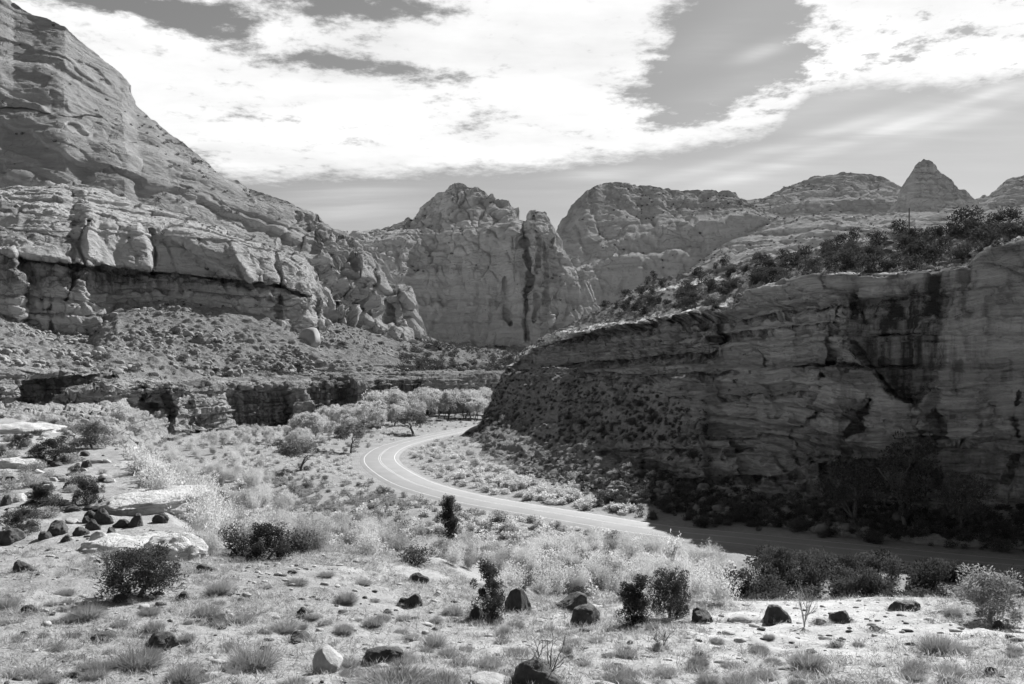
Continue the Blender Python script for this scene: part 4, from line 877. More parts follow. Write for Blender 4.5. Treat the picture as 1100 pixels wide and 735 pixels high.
def P_brush(r, n=2600):
    """tall pale brush: a fan of wands carrying small leaves"""
    m = 90; a = r.random(m) * 6.283; q = np.sqrt(r.random(m)); d = np.stack([np.cos(a) * q * .55, np.sin(a) * q * .55, np.ones(m)], -1); d += r.normal(size=(m, 3)) * .12; d /= np.linalg.norm(d, axis=1)[:, None]
    b = np.zeros((m, 3)); b[:, :2] = r.normal(size=(m, 2)) * .10; b[:, 2] = -.03; L = r.uniform(.55, 1.05, m) * (1.05 - .35 * q)
    W = kites(b, d, L, .008, r)
    k = r.integers(0, m, n); t = r.uniform(.3, 1.0, n); p = b[k] + d[k] * (L[k] * t)[:, None] + r.normal(size=(n, 3)) * .045
    ld = d[k] + rot_dirs(n, r, .3) * .8; ld /= np.linalg.norm(ld, axis=1)[:, None]
    V = kites(p, ld, r.uniform(.025, .055, n), r.uniform(.010, .020, n), r); return np.concatenate([W, V]), qf(m + n)
def P_juniper(r, n=2000, cone=.0, leaf=.075, gaps=True):
    m = 44; z = r.uniform(.04, .93, m); rad0 = (.42 * (1 - z) ** (.7 if cone else .35) * (1 if cone else 1.15)) * (.55 if cone else 1.0)
    a = r.random(m) * 6.283; q = rad0 * np.sqrt(r.random(m)) * .95
    c = np.stack([np.cos(a) * q, np.sin(a) * q, z * (1 if cone else .92)], -1); c[:, :2] += r.normal(size=(m, 2)) * .085; rad = r.uniform(.06, .17, m) * (.75 if cone else 1.05)
    return clump_leaves(r, c, rad, n, leaf, .9, 1.35, .3, .36), qf(n)
def P_crown(r, n=2600, m=24, leaf=.05, flat=.72):
    m = int(m * 1.4)
    d = rot_dirs(m, r, .2); c = d * (r.uniform(.35, 1, m) ** .5)[:, None] * np.array([.40, .40, .40 * flat]); c[:, 2] += .60
    c[:, :2] *= r.uniform(.7, 1.25, (m, 1)); rad = r.uniform(.05, .15, m); return clump_leaves(r, c, rad, n, leaf, .1, .9, .35, .7), qf(n), c
M_TUFT = leaf_mat('grey_green_bunchgrass', .21, .45); M_STRAW = leaf_mat('straw_grass', .40, .5, .2)
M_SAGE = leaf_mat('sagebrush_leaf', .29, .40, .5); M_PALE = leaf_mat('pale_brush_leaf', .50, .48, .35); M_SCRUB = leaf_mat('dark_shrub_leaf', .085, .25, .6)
M_JUN = leaf_mat('juniper_leaf', .062, .25, .4); M_COT = leaf_mat('autumn_cottonwood_leaf', .43, .5, .3); M_TREE = leaf_mat('dull_tree_leaf', .17, .35, .3); M_LIT = leaf_mat('sunlit_leaf', .30, .4, .3)  # M_LIT is paler for the bush in sun, light put into leaf colour
M_BARK = plain_mat('grey_bark', .12, .9, .4, 3); M_DEAD = plain_mat('bleached_dead_wood', .10, .9, .3, 3); M_PALEW = plain_mat('bleached_twigs', .32, .9, .3, 3)
M_BASALT = plain_mat('dark_basalt', .055, .8, .7, 2.5, .05, .2); M_SAND = plain_mat('pale_sandstone_block', .34, .95, .35, 2.0, .06, .05); M_RED = plain_mat('dark_sandstone_rubble', .15, .95, .4, 1.2, .1, .05); M_TAN = plain_mat('grey_sandstone_rubble', .26, .95, .4, 1.2, .1, .05)
R_ = lambda s: np.random.default_rng(s)
def protos(name, fn, mat, k, seed, **kw): 
    out = []
    for i in range(k):
        V, Fq = fn(R_(seed + i), **kw)[:2]; me = mesh_from(name, V, Fq); me.materials.append(mat); out.append(me)
    return out
TUFT = protos('bunchgrass', P_tuft, M_TUFT, 5, 100)
SAGE = protos('sagebrush', P_sage, M_SAGE, 6, 120); SAGEP = protos('pale_sagebrush', P_sage, M_PALE, 4, 130)
BRUSH = protos('rabbitbrush', P_brush, M_PALE, 6, 140); BRUSHD = protos('willow_brush', P_brush, M_SAGE, 4, 150)
SCRUB = protos('desert_shrub', P_sage, M_SCRUB, 6, 160, n=900, leaf=.06); SCRUBG = protos('desert_shrub', P_sage, M_SAGE, 4, 170, n=700, leaf=.06)
JUNS = protos('juniper', P_juniper, M_JUN, 5, 180, n=900, leaf=.11)
CENTRES = []      # every placed plant or rock in the near ground, for labels
def place(name, me, loc, scale, label, cat, group=None, rz=None, sz=1.0, tilt=0.0):
    o = bpy.data.objects.new(name, me); COL.objects.link(o); o.location = loc
    o.rotation_euler = (random.uniform(-tilt, tilt), random.uniform(-tilt, tilt), random.uniform(0, 6.283) if rz is None else rz)
    o.scale = (scale, scale, scale * sz) if np.isscalar(scale) else scale
    return tag(o, label, cat, group)

# ------------------------------------------------------------------ rocks
import bmesh
def ico(sub):
    bm = bmesh.new(); bmesh.ops.create_icosphere(bm, subdivisions=sub, radius=1.0)
    V = np.array([v.co[:] for v in bm.verts]); Fc = np.array([[v.index for v in f.verts] for f in bm.faces]); bm.free(); return V, Fc
I4, F4 = ico(5); I2, F2_ = ico(3); I1, F1_ = ico(2)
def P_rock(seed, sub=4, rough=.18, cuts=5, flat=.0):
    r = R_(seed); V, Fc = (I4, F4) if sub == 4 else ((I2, F2_) if sub == 2 else (I1, F1_))
    V = V.copy()
    for _ in range(cuts):
        d = r.normal(size=3); d /= np.linalg.norm(d); lim = r.uniform(.55, .9); k = V @ d; over = np.maximum(k - lim, 0); V -= over[:, None] * d * .85
    n = fbm(V * 1.1 + seed, 4, 3); V *= (1 + rough * n)[:, None]; V += (fbm(V * 5 + seed, 3, 5) * rough * .22)[:, None] * V
    V[:, 2] = np.maximum(V[:, 2], -.55)
    return V, Fc
def rock_mesh(name, mat, seed, **kw):
    V, Fc = P_rock(seed, **kw); me = mesh_from(name, V, Fc, 3, True); me.materials.append(mat); return me
BAS = [rock_mesh('boulder', M_BASALT, 300 + i, rough=.26, cuts=8 + i % 4) for i in range(6)]
BLK = [rock_mesh('boulder', M_SAND, 320 + i, rough=.14, cuts=9) for i in range(4)]
TALD = [rock_mesh('boulder', M_RED, 360 + i, sub=2, rough=.16, cuts=16) for i in range(6)]
TAL = [rock_mesh('boulder', M_TAN, 340 + i, sub=2, rough=.16, cuts=16) for i in range(6)]
boulders = [  # px, base py, width px, height px, pale?, label
 (108, 563, 20, 17, 0, 'dark rounded boulder balanced upright behind the pale angular block on the rock shelf'),
 (144.5, 566, 18, 16, 0, 'dark egg shaped boulder standing alone on the pale rock shelf beside a low one'),
 (128, 567, 17, 11, 0, 'low dark boulder touching the egg shaped boulder on the rock shelf'),
 (171, 562, 17, 12, 0, 'dark boulder sitting by itself nearest the right rim of the pale rock shelf'),
 (60, 573, 26, 16, 0, 'widest dark boulder of the heap, lying flat topped left of the pale block'),
 (8, 584, 24, 18, 0, 'big dark smooth boulder at the left picture edge beside the boulder heap'),
 (94, 562, 18, 14, 0, 'dark boulder in the heap wedged between two others behind the pale block'),
 (115, 547, 20, 11, 0, 'dark flat boulder at the back of the heap under the shelf shrub'),
 (133, 550, 14, 15, 0, 'pointed dark stone standing at the back of the rock shelf'),
 (118, 578, 13, 13, 0, 'small dark boulder tucked against the right side of the pale block'),
 (85, 576, 15, 12, 0, 'small dark boulder touching the left side of the pale block'),
 (46, 580, 14, 10, 0, 'small dark boulder below the widest boulder of the heap'),
 (98, 570, 14, 12, 0, 'dark round stone resting just above the pale angular block'),
 (70, 582, 12, 8, 0, 'small dark stone at the front foot of the boulder heap'),
 (33, 566, 11, 8, 0, 'small dark stone between the widest heap boulder and the left picture edge'),
 (102, 589, 25, 26, 1, 'pale angular block tilted in front of the dark boulder heap'),
 (4, 543, 13, 14, 0, 'dark boulder cut by the left picture edge above the grey shrub'),
 (9, 520, 12, 10, 0, 'dark boulder near the left picture edge higher up the bench'),
 (92, 503, 10, 9, 0, 'small dark boulder up the bench beside a round shrub'),
 (72, 524, 9, 7, 0, 'small dark stone on the bench above the boulder heap'),
 (22, 615, 24, 14, 0, 'dark hooded boulder in the grass below the left end of the heap'),
 (127, 648, 16, 11, 0, 'dark squat boulder at the foot of the big dark juniper'),
 (169, 697, 45, 19, 0, 'wide low dark boulder half buried in grass at the lower left'),
 (109, 689, 28, 10, 0, 'flat grey dark boulder left of the wide low boulder in the grass'),
 (30, 658, 16, 8, 0, 'small flat boulder in the grass near the left picture edge'),
 (195, 645, 18, 10, 0, 'dark rough boulder in the grass right of the big juniper'),
 (233, 671, 20, 9, 0, 'low dark boulder in a patch of grass at the left foreground'),
 (218, 615, 18, 10, 0, 'dark boulder under a shrub just beyond the sandy clearing'),
 (444, 652, 18, 16, 0, 'dark round boulder in the grass with a stone leaning on its left'),
 (433, 650, 9, 9, 0, 'small dark stone leaning on a round boulder in mid grass'),
 (324, 661, 11, 9, 0, 'small dark stone alone in the grass left of centre'),
 (513, 667, 19, 15, 0, 'dark boulder at the foot of the twin topped juniper'),
 (353, 721, 38, 29, 1, 'pale topped boulder leaning to the right in the lower grass'),
 (410, 713, 46, 17, 0, 'dark wedge shaped boulder with a broad sunlit top in the lower grass'),
 (321, 690, 26, 11, 0, 'low split dark rock behind the pale topped leaning boulder'),
 (528, 739, 46, 12, 1, 'pale slab shaped boulder cut by the lower picture edge'),
 (449, 626, 20, 11, 0, 'dark rough boulder in front of the pale brush, left of centre'),
 (557, 658, 30, 28, 0, 'tall dark boulder right of the twin topped juniper'),
 (616, 658, 34, 25, 0, 'dark boulder standing behind the domed boulder at centre right'),
 (629, 672, 40, 25, 0, 'domed dark boulder with a sunlit top at centre right'),
 (756, 668, 27, 15, 0, 'dark half dome boulder before the pale brush, right of the dead shrub'),
 (796, 668, 28, 6, 1, 'thin flat pale slab lying on the terrace edge'),
 (577, 739, 54, 28, 0, 'biggest dark boulder, under the bare forked shrub at the lower edge'),
 (834, 670, 30, 21, 0, 'dark blocky boulder left of the bleached bare shrub'),
 (709, 700, 13, 10, 1, 'small pale stone at the foot of the dead shrub'),
 (753, 706, 12, 6, 0, 'small dark stone on the sand right of the dead shrub'),
 (904, 670, 20, 16, 0, 'dark round boulder at the terrace rim right of the bleached bare shrub'),
 (976, 657, 27, 13, 0, 'smooth low boulder with a pale top on the terrace rim against the shade'),
 (1075, 677, 13, 10, 0, 'small round boulder below the bright bush at the right'),
 (941, 679, 15, 6, 0, 'flat dark stone on the sand below the pale topped boulder'),
 (898, 696, 9, 5, 0, 'small flat dark stone on the bright sand'),
 (1066, 726, 13, 10, 0, 'grey boulder alone on the bright sand in the lower right corner'),
 (881, 671, 15, 7, 1, 'small pale stone between two dark boulders on the terrace rim'),
 (1023, 736, 16, 8, 1, 'pale stone at the lower picture edge on the right'),
]
def build_boulders():
    bx, by, bd = [np.array([b[k] for b in boulders], float) for k in range(3)]
    X, D, Z = hit(bx, by)
    for i, (px, py, w, h, pale, lab) in enumerate(boulders):
        W = w * D[i] / F; H = h * D[i] / F; CENTRES.append((X[i], D[i] + W * .25, W * .55))
        me = (BLK[i % 4] if pale else BAS[i % 6])
        place('boulder', me, (X[i], D[i] + W * .25, Z[i] + H * .06), (W * .54, W * random.uniform(.45, .6), H * .78), lab, 'boulder', 'boulders on the near terrace', tilt=.12)
build_boulders()

def slab_mesh(seed, steps=5):
    r = R_(seed); V = I4.copy(); th = np.arctan2(V[:, 1], V[:, 0]); e = 2.6
    rr = (np.abs(V) ** e).sum(1) ** (1 / e); V = V / rr[:, None]
    n = fbm(V * 1.4 + seed, 4, 3); V[:, :2] *= (1 + .28 * n)[:, None]
    zz = V[:, 2] + .12 * fbm(V * 1.5 + seed, 2, 8); st = strata(zz * 10, seed, .8, 3.2, -30, 30)
    side = sstep(.75, .2, V[:, 2]); V[:, :2] *= (1 + .07 * st * side)[:, None]
    V[:, 2] += .45 * fbm(V * 1.5 + seed, 4, 9) * (V[:, 2] > .2); V *= (1 + .03 * fbm(V * 7 + seed, 3, 2))[:, None]
    return V
M_SHELF = rock_mat('white_shelf_sandstone', .60, 1.6, .25, .25, 2.2, bump=.9, stain_shading=False, crack=.08, lam=.35)
def build_slabs():
    L = [(178, 603, 62, 66, 1.0, 'pale layered slab forming the broken front rim of the rock shelf'), (150, 550, 78, 34, 2.0, 'broad white rounded slab in the middle of the rock shelf'), (138, 503, 46, 18, 1.6, 'small pale slab at the upper end of the rock shelf'),
         (14, 466, 62, 24, 1.2, 'domed white slab at the left picture edge high on the bench'), (6, 503, 50, 22, 1.2, 'flat white slab at the left picture edge below the domed slab'), 
         (120, 590, 70, 12, 1.0, 'low pale slab under the front of the boulder heap'), (160, 586, 40, 20, 1.0, 'cracked pale slab between the boulder heap and the rim')]
    px = np.array([l[0] for l in L], float); py = np.array([l[1] for l in L], float); X, D, Z = hit(px, py)
    for i, (a, b, w, h, deep, lab) in enumerate(L):
        W = w * D[i] / F; dep = W * .5 * deep; H = max(.35, h * D[i] / F * .35)
        me = mesh_from('sandstone_slab', slab_mesh(400 + i), F4, 3, True); me.materials.append(M_SHELF)
        V = slab_mesh(400 + i) * np.array([W * .60, dep, H * 1.15]); V[:, 2] = np.where(V[:, 2] < 0, V[:, 2] * 2.2, V[:, 2]); me.vertices.foreach_set('co', V.astype(np.float32).ravel()); me.update()
        o = bpy.data.objects.new('sandstone_slab', me); COL.objects.link(o); o.location = (X[i], D[i] + dep * .7, float(gz([X[i]], [D[i] + dep * .7])[0]) - H * .12); o.rotation_euler = (0, 0, random.uniform(-.2, .2))
        tag(o, lab, 'rock slab', 'pale slabs of the rock shelf')
build_slabs()

def rand_in(poly, n, r):
    a = np.array(poly, float); out = []
    while len(out) < n:
        q = r.uniform(a.min(0), a.max(0), (n * 3, 2)); out += list(q[inside(q, poly)])
    return np.array(out[:n])

# ------------------------------------------------------------------ near plants, each singled out
LM = [(150, 640, 'the big dark juniper'), (169, 697, 'the wide low boulder'), (102, 589, 'the pale angular block'), (353, 721, 'the pale topped leaning boulder'), (410, 713, 'the dark wedge boulder'), (444, 652, 'the round mid grass boulder'), (528, 667, 'the twin topped juniper'), (629, 672, 'the domed boulder'), (577, 739, 'the bare forked shrub'), (712, 697, 'the dead shrub'), (680, 672, 'the narrow dark juniper'), (756, 668, 'the half dome boulder'), (862, 672, 'the bleached bare shrub'), (976, 657, 'the pale topped rim boulder'), (1062, 668, 'the bright bush'), (22, 615, 'the hooded boulder'), (233, 671, 'the low boulder in grass'), (1066, 726, 'the grey corner boulder'), (287, 602, 'the dark oval bush')]
ORD = ['', ', second nearest', ', third nearest', ', fourth nearest', ', fifth nearest', ', sixth nearest', ', seventh nearest', ', eighth nearest', ', ninth nearest', ', tenth nearest', ', eleventh nearest', ', twelfth nearest', ', thirteenth nearest', ', fourteenth nearest', ', fifteenth nearest', ', sixteenth nearest', ', seventeenth nearest', ', eighteenth nearest']
def autolabels(pts, noun, sizes=None):
    res = [None] * len(pts); cells = {}
    for i, (x, y) in enumerate(pts):
        k = min(range(len(LM)), key=lambda j: (LM[j][0] - x) ** 2 + ((LM[j][1] - y) * 1.3) ** 2); dx, dy = x - LM[k][0], y - LM[k][1]
        rel = ('right of' if dx > 0 else 'left of') if abs(dx) > abs(dy) * 1.2 else ('in front of' if dy > 0 else 'behind')
        cells.setdefault((k, rel), []).append((dx * dx + dy * dy, i))
    for (k, rel), v in cells.items():
        for n, (_, i) in enumerate(sorted(v)): res[i] = f"{noun} {rel} {LM[k][2]}{ORD[min(n, 17)]}"
    return res
tufts = [(8, 655, 30, 30), (94, 664, 42, 30), (150, 717, 60, 38), (196, 733, 42, 36), (272, 718, 64, 48), (235, 638, 32, 28), (222, 662, 36, 22), (262, 668, 27, 16), (165, 678, 28, 22), (130, 674, 22, 16), (112, 721, 32, 22), (318, 629, 29, 16), (372, 648, 28, 24), (401, 672, 28, 18), (369, 680, 26, 20), (306, 678, 37, 22), (467, 696, 33, 32), (486, 660, 28, 18), (481, 706, 30, 20), (433, 667, 20, 13), (540, 686, 22, 20), (425, 738, 110, 32), (474, 739, 60, 30), (316, 738, 40, 20), (614, 694, 23, 17), (672, 706, 34, 21), (717, 729, 34, 25), (627, 716, 18, 14), (679, 738, 24, 16), (761, 738, 32, 26), (795, 738, 46, 27), (543, 684, 16, 24), (868, 718, 48, 36), (1008, 702, 46, 42), (1030, 703, 34, 26), (983, 723, 32, 20), (1021, 726, 38, 26), (857, 738, 22, 15), (826, 688, 16, 14), (899, 739, 56, 14), (922, 694, 16, 9), (1024, 662, 24, 20), (60, 700, 26, 16), (40, 728, 30, 18), (20, 690, 18, 10), (200, 690, 22, 14), (248, 700, 22, 14), (336, 664, 18, 10), (350, 620, 22, 12), (560, 706, 24, 16), (590, 680, 20, 12), (640, 690, 20, 12), (700, 676, 18, 12), (770, 690, 20, 10), (830, 712, 22, 12), (950, 738, 26, 14), (1090, 700, 20, 12), (690, 650, 18, 12), (390, 628, 22, 13), (160, 660, 30, 16), (70, 640, 24, 14)]
_r = np.random.default_rng(5)
for _x, _y in rand_in([(0, 735), (0, 650), (180, 640), (330, 628), (480, 640), (600, 690), (820, 700), (1000, 685), (1100, 690), (1100, 735)], 85, _r):
    _k = .5 + (_y - 620) / 115; _w = _r.uniform(12, 26) * _k; tufts.append((_x, _y, _w, _w * .62))
def build_tufts():
    px = np.array([t[0] for t in tufts], float); py = np.array([t[1] for t in tufts], float); X, D, Z = hit(px, py)
    lab = autolabels([(t[0], t[1]) for t in tufts], 'grey bunchgrass tuft')
    for i, t in enumerate(tufts):
        W = t[2] * D[i] / F; H = t[3] * D[i] / F
        o = place('bunchgrass', TUFT[i % 5], (X[i], D[i], Z[i] - .02), (W, W, H * 1.55), lab[i], 'bunchgrass', 'bunchgrass tufts on the near terrace')
build_tufts()
def tree(name, label, cat, group, loc, h, w, crown_me, trunk_me, rz=None):
    e = bpy.data.objects.new(name, None); COL.objects.link(e); e.location = loc; e.rotation_euler = (0, 0, random.uniform(0, 6.28) if rz is None else rz); e.scale = (w, w, h); e.empty_display_size = .5
    tag(e, label, cat, group)
    c = bpy.data.objects.new('crown', crown_me); COL.objects.link(c); c.parent = e
    t = bpy.data.objects.new('trunk', trunk_me); COL.objects.link(t); t.parent = e
    return e
def jun_pair(seed, n=3600, cone=0, leaf=.04, mat=None, twin=False):
    r = R_(seed)
    if twin:
        a, _ = P_juniper(r, n // 2, 1, leaf); b, _ = P_juniper(r, n // 2, 1, leaf); a = a * np.array([1.1, 1.1, 1]) + np.array([-.30, 0, 0]); b = b * np.array([.8, .8, .8]) + np.array([.34, 0, 0]); V = np.concatenate([a, b]); Fq = qf(len(V) // 4)
    else: V, Fq = P_juniper(r, n, cone, leaf)
    cm = mesh_from('crown', V, Fq); cm.materials.append(mat or M_JUN)
    (tv, tf), _ = limbs(r, .34, .035, .8, 2, 3); tm = mesh_from('trunk', tv, tf); tm.materials.append(M_BARK); return cm, tm
def build_near_bushes():
    J = [(150, 643, 70, 60, 0, 'big dark juniper bush below the rock shelf', 'juniper', None), (287, 602, 46, 42, 0, 'dark oval bush at the back of the sandy clearing', 'juniper', None), (528, 664, 44, 60, 2, 'twin topped dark juniper at centre beside a dark boulder', 'juniper', None),
         (680, 672, 30, 52, 1, 'narrow dark cone shaped juniper at the pale brush, right of the domed boulder', 'juniper', None), (719, 664, 40, 56, 0, 'ragged dark juniper just behind the dead shrub', 'juniper', None), (1062, 668, 66, 58, 0, 'bright round bush standing in sun at the right of the terrace', 'bush', M_LIT),
         (484, 577, 20, 42, 1, 'thin dark upright bush against the road, left of centre', 'juniper', None), (835, 625, 34, 40, 0, 'dark shaded bush between the road and the terrace, left end of the shade', 'bush', M_SCRUB), (24, 572, 36, 28, 0, 'grey shrub at the left picture edge above the boulder heap', 'bush', M_SCRUB), (95, 544, 28, 32, 0, 'leafy dark shrub growing behind the boulder heap', 'bush', M_SCRUB),
         (57, 498, 40, 28, 0, 'rounded grey shrub high on the bench', 'bush', M_SCRUB), (44, 543, 26, 24, 1, 'pointed dark shrub on the bench left of the boulder heap', 'bush', M_SCRUB), (22, 482, 22, 18, 0, 'small round dark shrub below the domed white slab', 'bush', M_SCRUB), (81, 511, 13, 13, 0, 'small ball shaped shrub on the bench', 'bush', M_SCRUB), (100, 482, 36, 32, 0, 'tall grey shrub at the far rim of the bench', 'bush', M_TREE), (126, 476, 34, 34, 0, 'taller loose grey shrub beyond the far rim of the bench', 'bush', M_TREE)]
    px = np.array([t[0] for t in J], float); py = np.array([t[1] for t in J], float); X, D, Z = hit(px, py)
    for i, (a, b, w, h, kind, lab, cat, mat) in enumerate(J):
        cm, tm = jun_pair(500 + i, 9500, kind == 1, .042, mat, kind == 2)
        tree('juniper' if cat == 'juniper' else 'bush', lab, cat, None, (X[i], D[i], Z[i] - .05), h * D[i] / F, w * D[i] / F * (2.1 if kind == 1 else 1.25), cm, tm)
    B = [(590, 728, 68, 62, 'bare forked shrub with thin dark branches at the lower edge', M_DEAD, .75), (712, 697, 44, 44, 'dead shrub with spreading grey twigs on the sand', M_DEAD, .9), (864, 674, 30, 54, 'bleached bare shrub rising against the shade', M_PALEW, .55), (116, 612, 26, 34, 'thin leafless shrub left of the big dark juniper', M_DEAD, .5), (722, 612, 20, 42, 'pale upright leafy sapling rising across the road edge', M_PALEW, .45), (1071, 648, 14, 46, 'thin bare stem behind the bright bush', M_DEAD, .35)]
    px = np.array([t[0] for t in B], float); py = np.array([t[1] for t in B], float); X, D, Z = hit(px, py)
    for i, (a, b, w, h, lab, mat, sp) in enumerate(B):
        r = R_(560 + i); parts = []
        for k in range(5):
            (v, f), tips = limbs(r, .45, .016, sp, 3, 3, lean=r.uniform(-.9, .9) * sp, start=.3); v = v.copy(); parts.append((v, f))
        V, Fq = join(parts); V /= max(np.ptp(V[:, 2]), 1e-6); V[:, :2] /= max(np.ptp(V[:, 0]), 1e-6) * .9
        me = mesh_from('bare_shrub', V, Fq); me.materials.append(mat)
        if i == 4:
            b_ = V[r.integers(0, len(V), 500)]; b_ = b_[b_[:, 2] > .25]; lv = kites(b_, rot_dirs(len(b_), r, .4), .09, .05, r); V2, F2q = join([(V, Fq), (lv, qf(len(b_)))]); me = mesh_from('bare_shrub', V2, F2q); me.materials.append(M_PALE)
        place('bare_shrub', me, (X[i], D[i], Z[i] - .03), (w * D[i] / F, w * D[i] / F, h * D[i] / F), lab, 'bare shrub', None, 0.0)
build_near_bushes()

# ------------------------------------------------------------------ pale brush beyond the terrace rim
def world_scatter(polys_px, n, r, dens=None):
    """plan positions over the ground seen inside a picture region, even in plan rather than in the picture"""
    q = rand_in(polys_px, n * 6, r); X, D, Z = hit(q[:, 0], q[:, 1]); w = D ** 1.2; w /= w.sum(); k = r.choice(len(q), n, replace=False, p=w); return X[k], D[k], Z[k], q[k]
def off_road(X, Y, d=6.0):
    a, _, _ = seg_dist(np.stack([X, Y], -1), ROAD[::2]); return a > d
def merged(name, protos_V, X, Y, Z, S, SZ, mat, label, cat, r, k=4):
    Vs = []
    for i in range(len(X)):
        V = protos_V[r.integers(0, len(protos_V))]; a = r.random() * 6.283; c, s = math.cos(a), math.sin(a)
        W = np.empty_like(V); W[:, 0] = (V[:, 0] * c - V[:, 1] * s) * S[i] + X[i]; W[:, 1] = (V[:, 0] * s + V[:, 1] * c) * S[i] + Y[i]; W[:, 2] = V[:, 2] * SZ[i] + Z[i]; Vs.append(W)
    V = np.concatenate(Vs); o = link(name, mesh_from(name, V, qf(len(V) // 4)), mat); return tag(o, label, cat, kind='stuff')
LOWSAGE = [P_sage(R_(600 + i), 110, .13)[0] for i in range(6)]
def build_brush():
    r = R_(71)
    Z_ = [([(225, 600), (300, 600), (460, 606), (470, 585), (420, 570), (330, 560), (240, 565), (215, 585)], 70, 1.7, 2.7, .6, 'rabbitbrush', 'pale feathery rabbitbrush in the thicket beyond the sandy clearing', 'rabbitbrush thicket beyond the clearing'),
          ([(540, 636), (620, 650), (700, 655), (800, 656), (812, 630), (760, 600), (700, 590), (600, 585), (550, 600)], 110, 1.6, 2.7, .85, 'rabbitbrush', 'bright pale rabbitbrush in the thicket behind the domed boulder', 'rabbitbrush thicket at centre right'),
          ([(160, 560), (225, 590), (330, 590), (300, 520), (250, 470), (180, 470), (150, 480)], 85, 2.2, 3.6, .75, 'rabbitbrush', 'tall pale willow brush in the hollow right of the rock shelf', 'willow brush below the rock shelf'),
          ([(470, 600), (540, 632), (560, 600), (520, 580), (440, 590), (430, 606)], 50, 1.2, 2.0, .5, 'rabbitbrush', 'grey rabbitbrush between the clearing and the twin topped juniper', 'grey brush left of the twin juniper')]
    for poly, n, h0, h1, pale, cat, lab, grp in Z_:
        X, Y, Z, q = world_scatter(poly, n, r); ok = off_road(X, Y, 7)
        for i in np.where(ok)[0]:
            h = r.uniform(h0, h1) * (.7 if Y[i] < 45 else 1.0); me = (BRUSH if r.random() < pale else BRUSHD)[r.integers(0, 4)]
            place('rabbitbrush', me, (X[i], Y[i], Z[i] - .05), (h * r.uniform(.8, 1.15),) * 2 + (h,), lab, cat, grp)
    # shaded shrubs in the ditch between the road and the terrace
    q = rand_in([(815, 640), (830, 600), (900, 606), (1000, 618), (1100, 628), (1100, 655), (1000, 655), (900, 658), (830, 655)], 400, r); X, D, Z = hit(q[:, 0], q[:, 1])
    X = r.uniform(14, 50, 400); Y = r.uniform(44, 84, 400); ok = off_road(X, Y, 7.5) & (X / Y > .25) & (X / Y < .62); ii = np.where(ok)[0][:85]; Z = gz(X, Y)
    n = 900; x2 = r.uniform(9, 50, n); y2 = r.uniform(38, 84, n); o2 = off_road(x2, y2, 6.5) & (x2 / y2 > .19 + .0012 * (y2 - 40)) & (x2 / y2 < .62) & ~inside(np.stack([x2, y2], -1), TERR); x2, y2 = x2[o2], y2[o2]; s2 = r.uniform(.7, 2.0, len(x2))
    merged('ditch_scrub', LOWSAGE, x2, y2, gz(x2, y2) - .05, s2 * 1.2, s2, M_SCRUB, 'dark low scrub filling the ditch between the road and the terrace', 'scrub', r)
    for i in ii: place('desert_shrub', SCRUB[r.integers(0, 6)], (X[i], Y[i], Z[i] - .05), (r.uniform(2.0, 3.6), r.uniform(2.0, 3.6), r.uniform(2.2, 4.2)), 'dark shaded shrub in the ditch between the road and the terrace rim', 'desert shrub', 'shaded ditch shrubs')
build_brush()
def build_verge():
    r = R_(77); k = r.integers(0, len(ROAD) - 1, 900); t = np.gradient(ROAD, axis=0); t /= np.linalg.norm(t, axis=1)[:, None]; nrm = np.stack([-t[:, 1], t[:, 0]], -1)
    far = np.where(nrm[:, 1:2] > 0, nrm, -nrm); p = ROAD[k] + far[k] * r.uniform(6.0, 17, 900)[:, None] + r.normal(size=(900, 2)) * .6
    px = p[:, 0] / p[:, 1] * F + CX; ok = (px > 640) & (px < 1130) & off_road(p[:, 0], p[:, 1], 5.8); p = p[ok]; Z = gz(p[:, 0], p[:, 1])
    for i in range(min(48, len(p))):
        h = r.uniform(1.0, 2.4); place('desert_shrub', SCRUB[r.integers(0, 6)], (p[i, 0], p[i, 1], Z[i] - .05), (h * 1.3, h * 1.3, h), 'dark shrub on the shaded verge between the road and the cliff foot', 'desert shrub', 'shaded verge shrubs')
    p, Z = p[48:], Z[48:]; S_ = r.uniform(.5, 1.5, len(p)); merged('verge_scrub', LOWSAGE, p[:, 0], p[:, 1], Z - .05, S_ * 1.2, S_, M_SCRUB, 'low dark scrub on the shaded road verge', 'scrub', r)
def build_bench():
    r = R_(73); X, Y, Z, q = world_scatter([(0, 560), (60, 556), (110, 520), (118, 482), (60, 452), (0, 448)], 60, r)
    for i in range(60):
        h = r.uniform(.4, 1.3); place('desert_bush', (SCRUBG if r.random() < .6 else SCRUB)[r.integers(0, 4)], (X[i], Y[i], Z[i] - .05), (h * 1.3, h * 1.3, h), 'low scrubby bush on the stony bench above the rock shelf', 'bush', 'bushes on the stony bench')
    X, Y, Z, q = world_scatter([(0, 580), (80, 570), (120, 520), (130, 482), (60, 448), (0, 445)], 70, r)
    for i in range(70):
        s_ = r.uniform(.12, .45); place('boulder', (BLK + BAS[:2])[r.integers(0, 6)], (X[i], Y[i], Z[i]), (s_ * r.uniform(1, 1.8), s_, s_ * .7), 'loose broken stone strewn over the bench above the rock shelf', 'boulder', 'loose stones on the bench', tilt=.4)
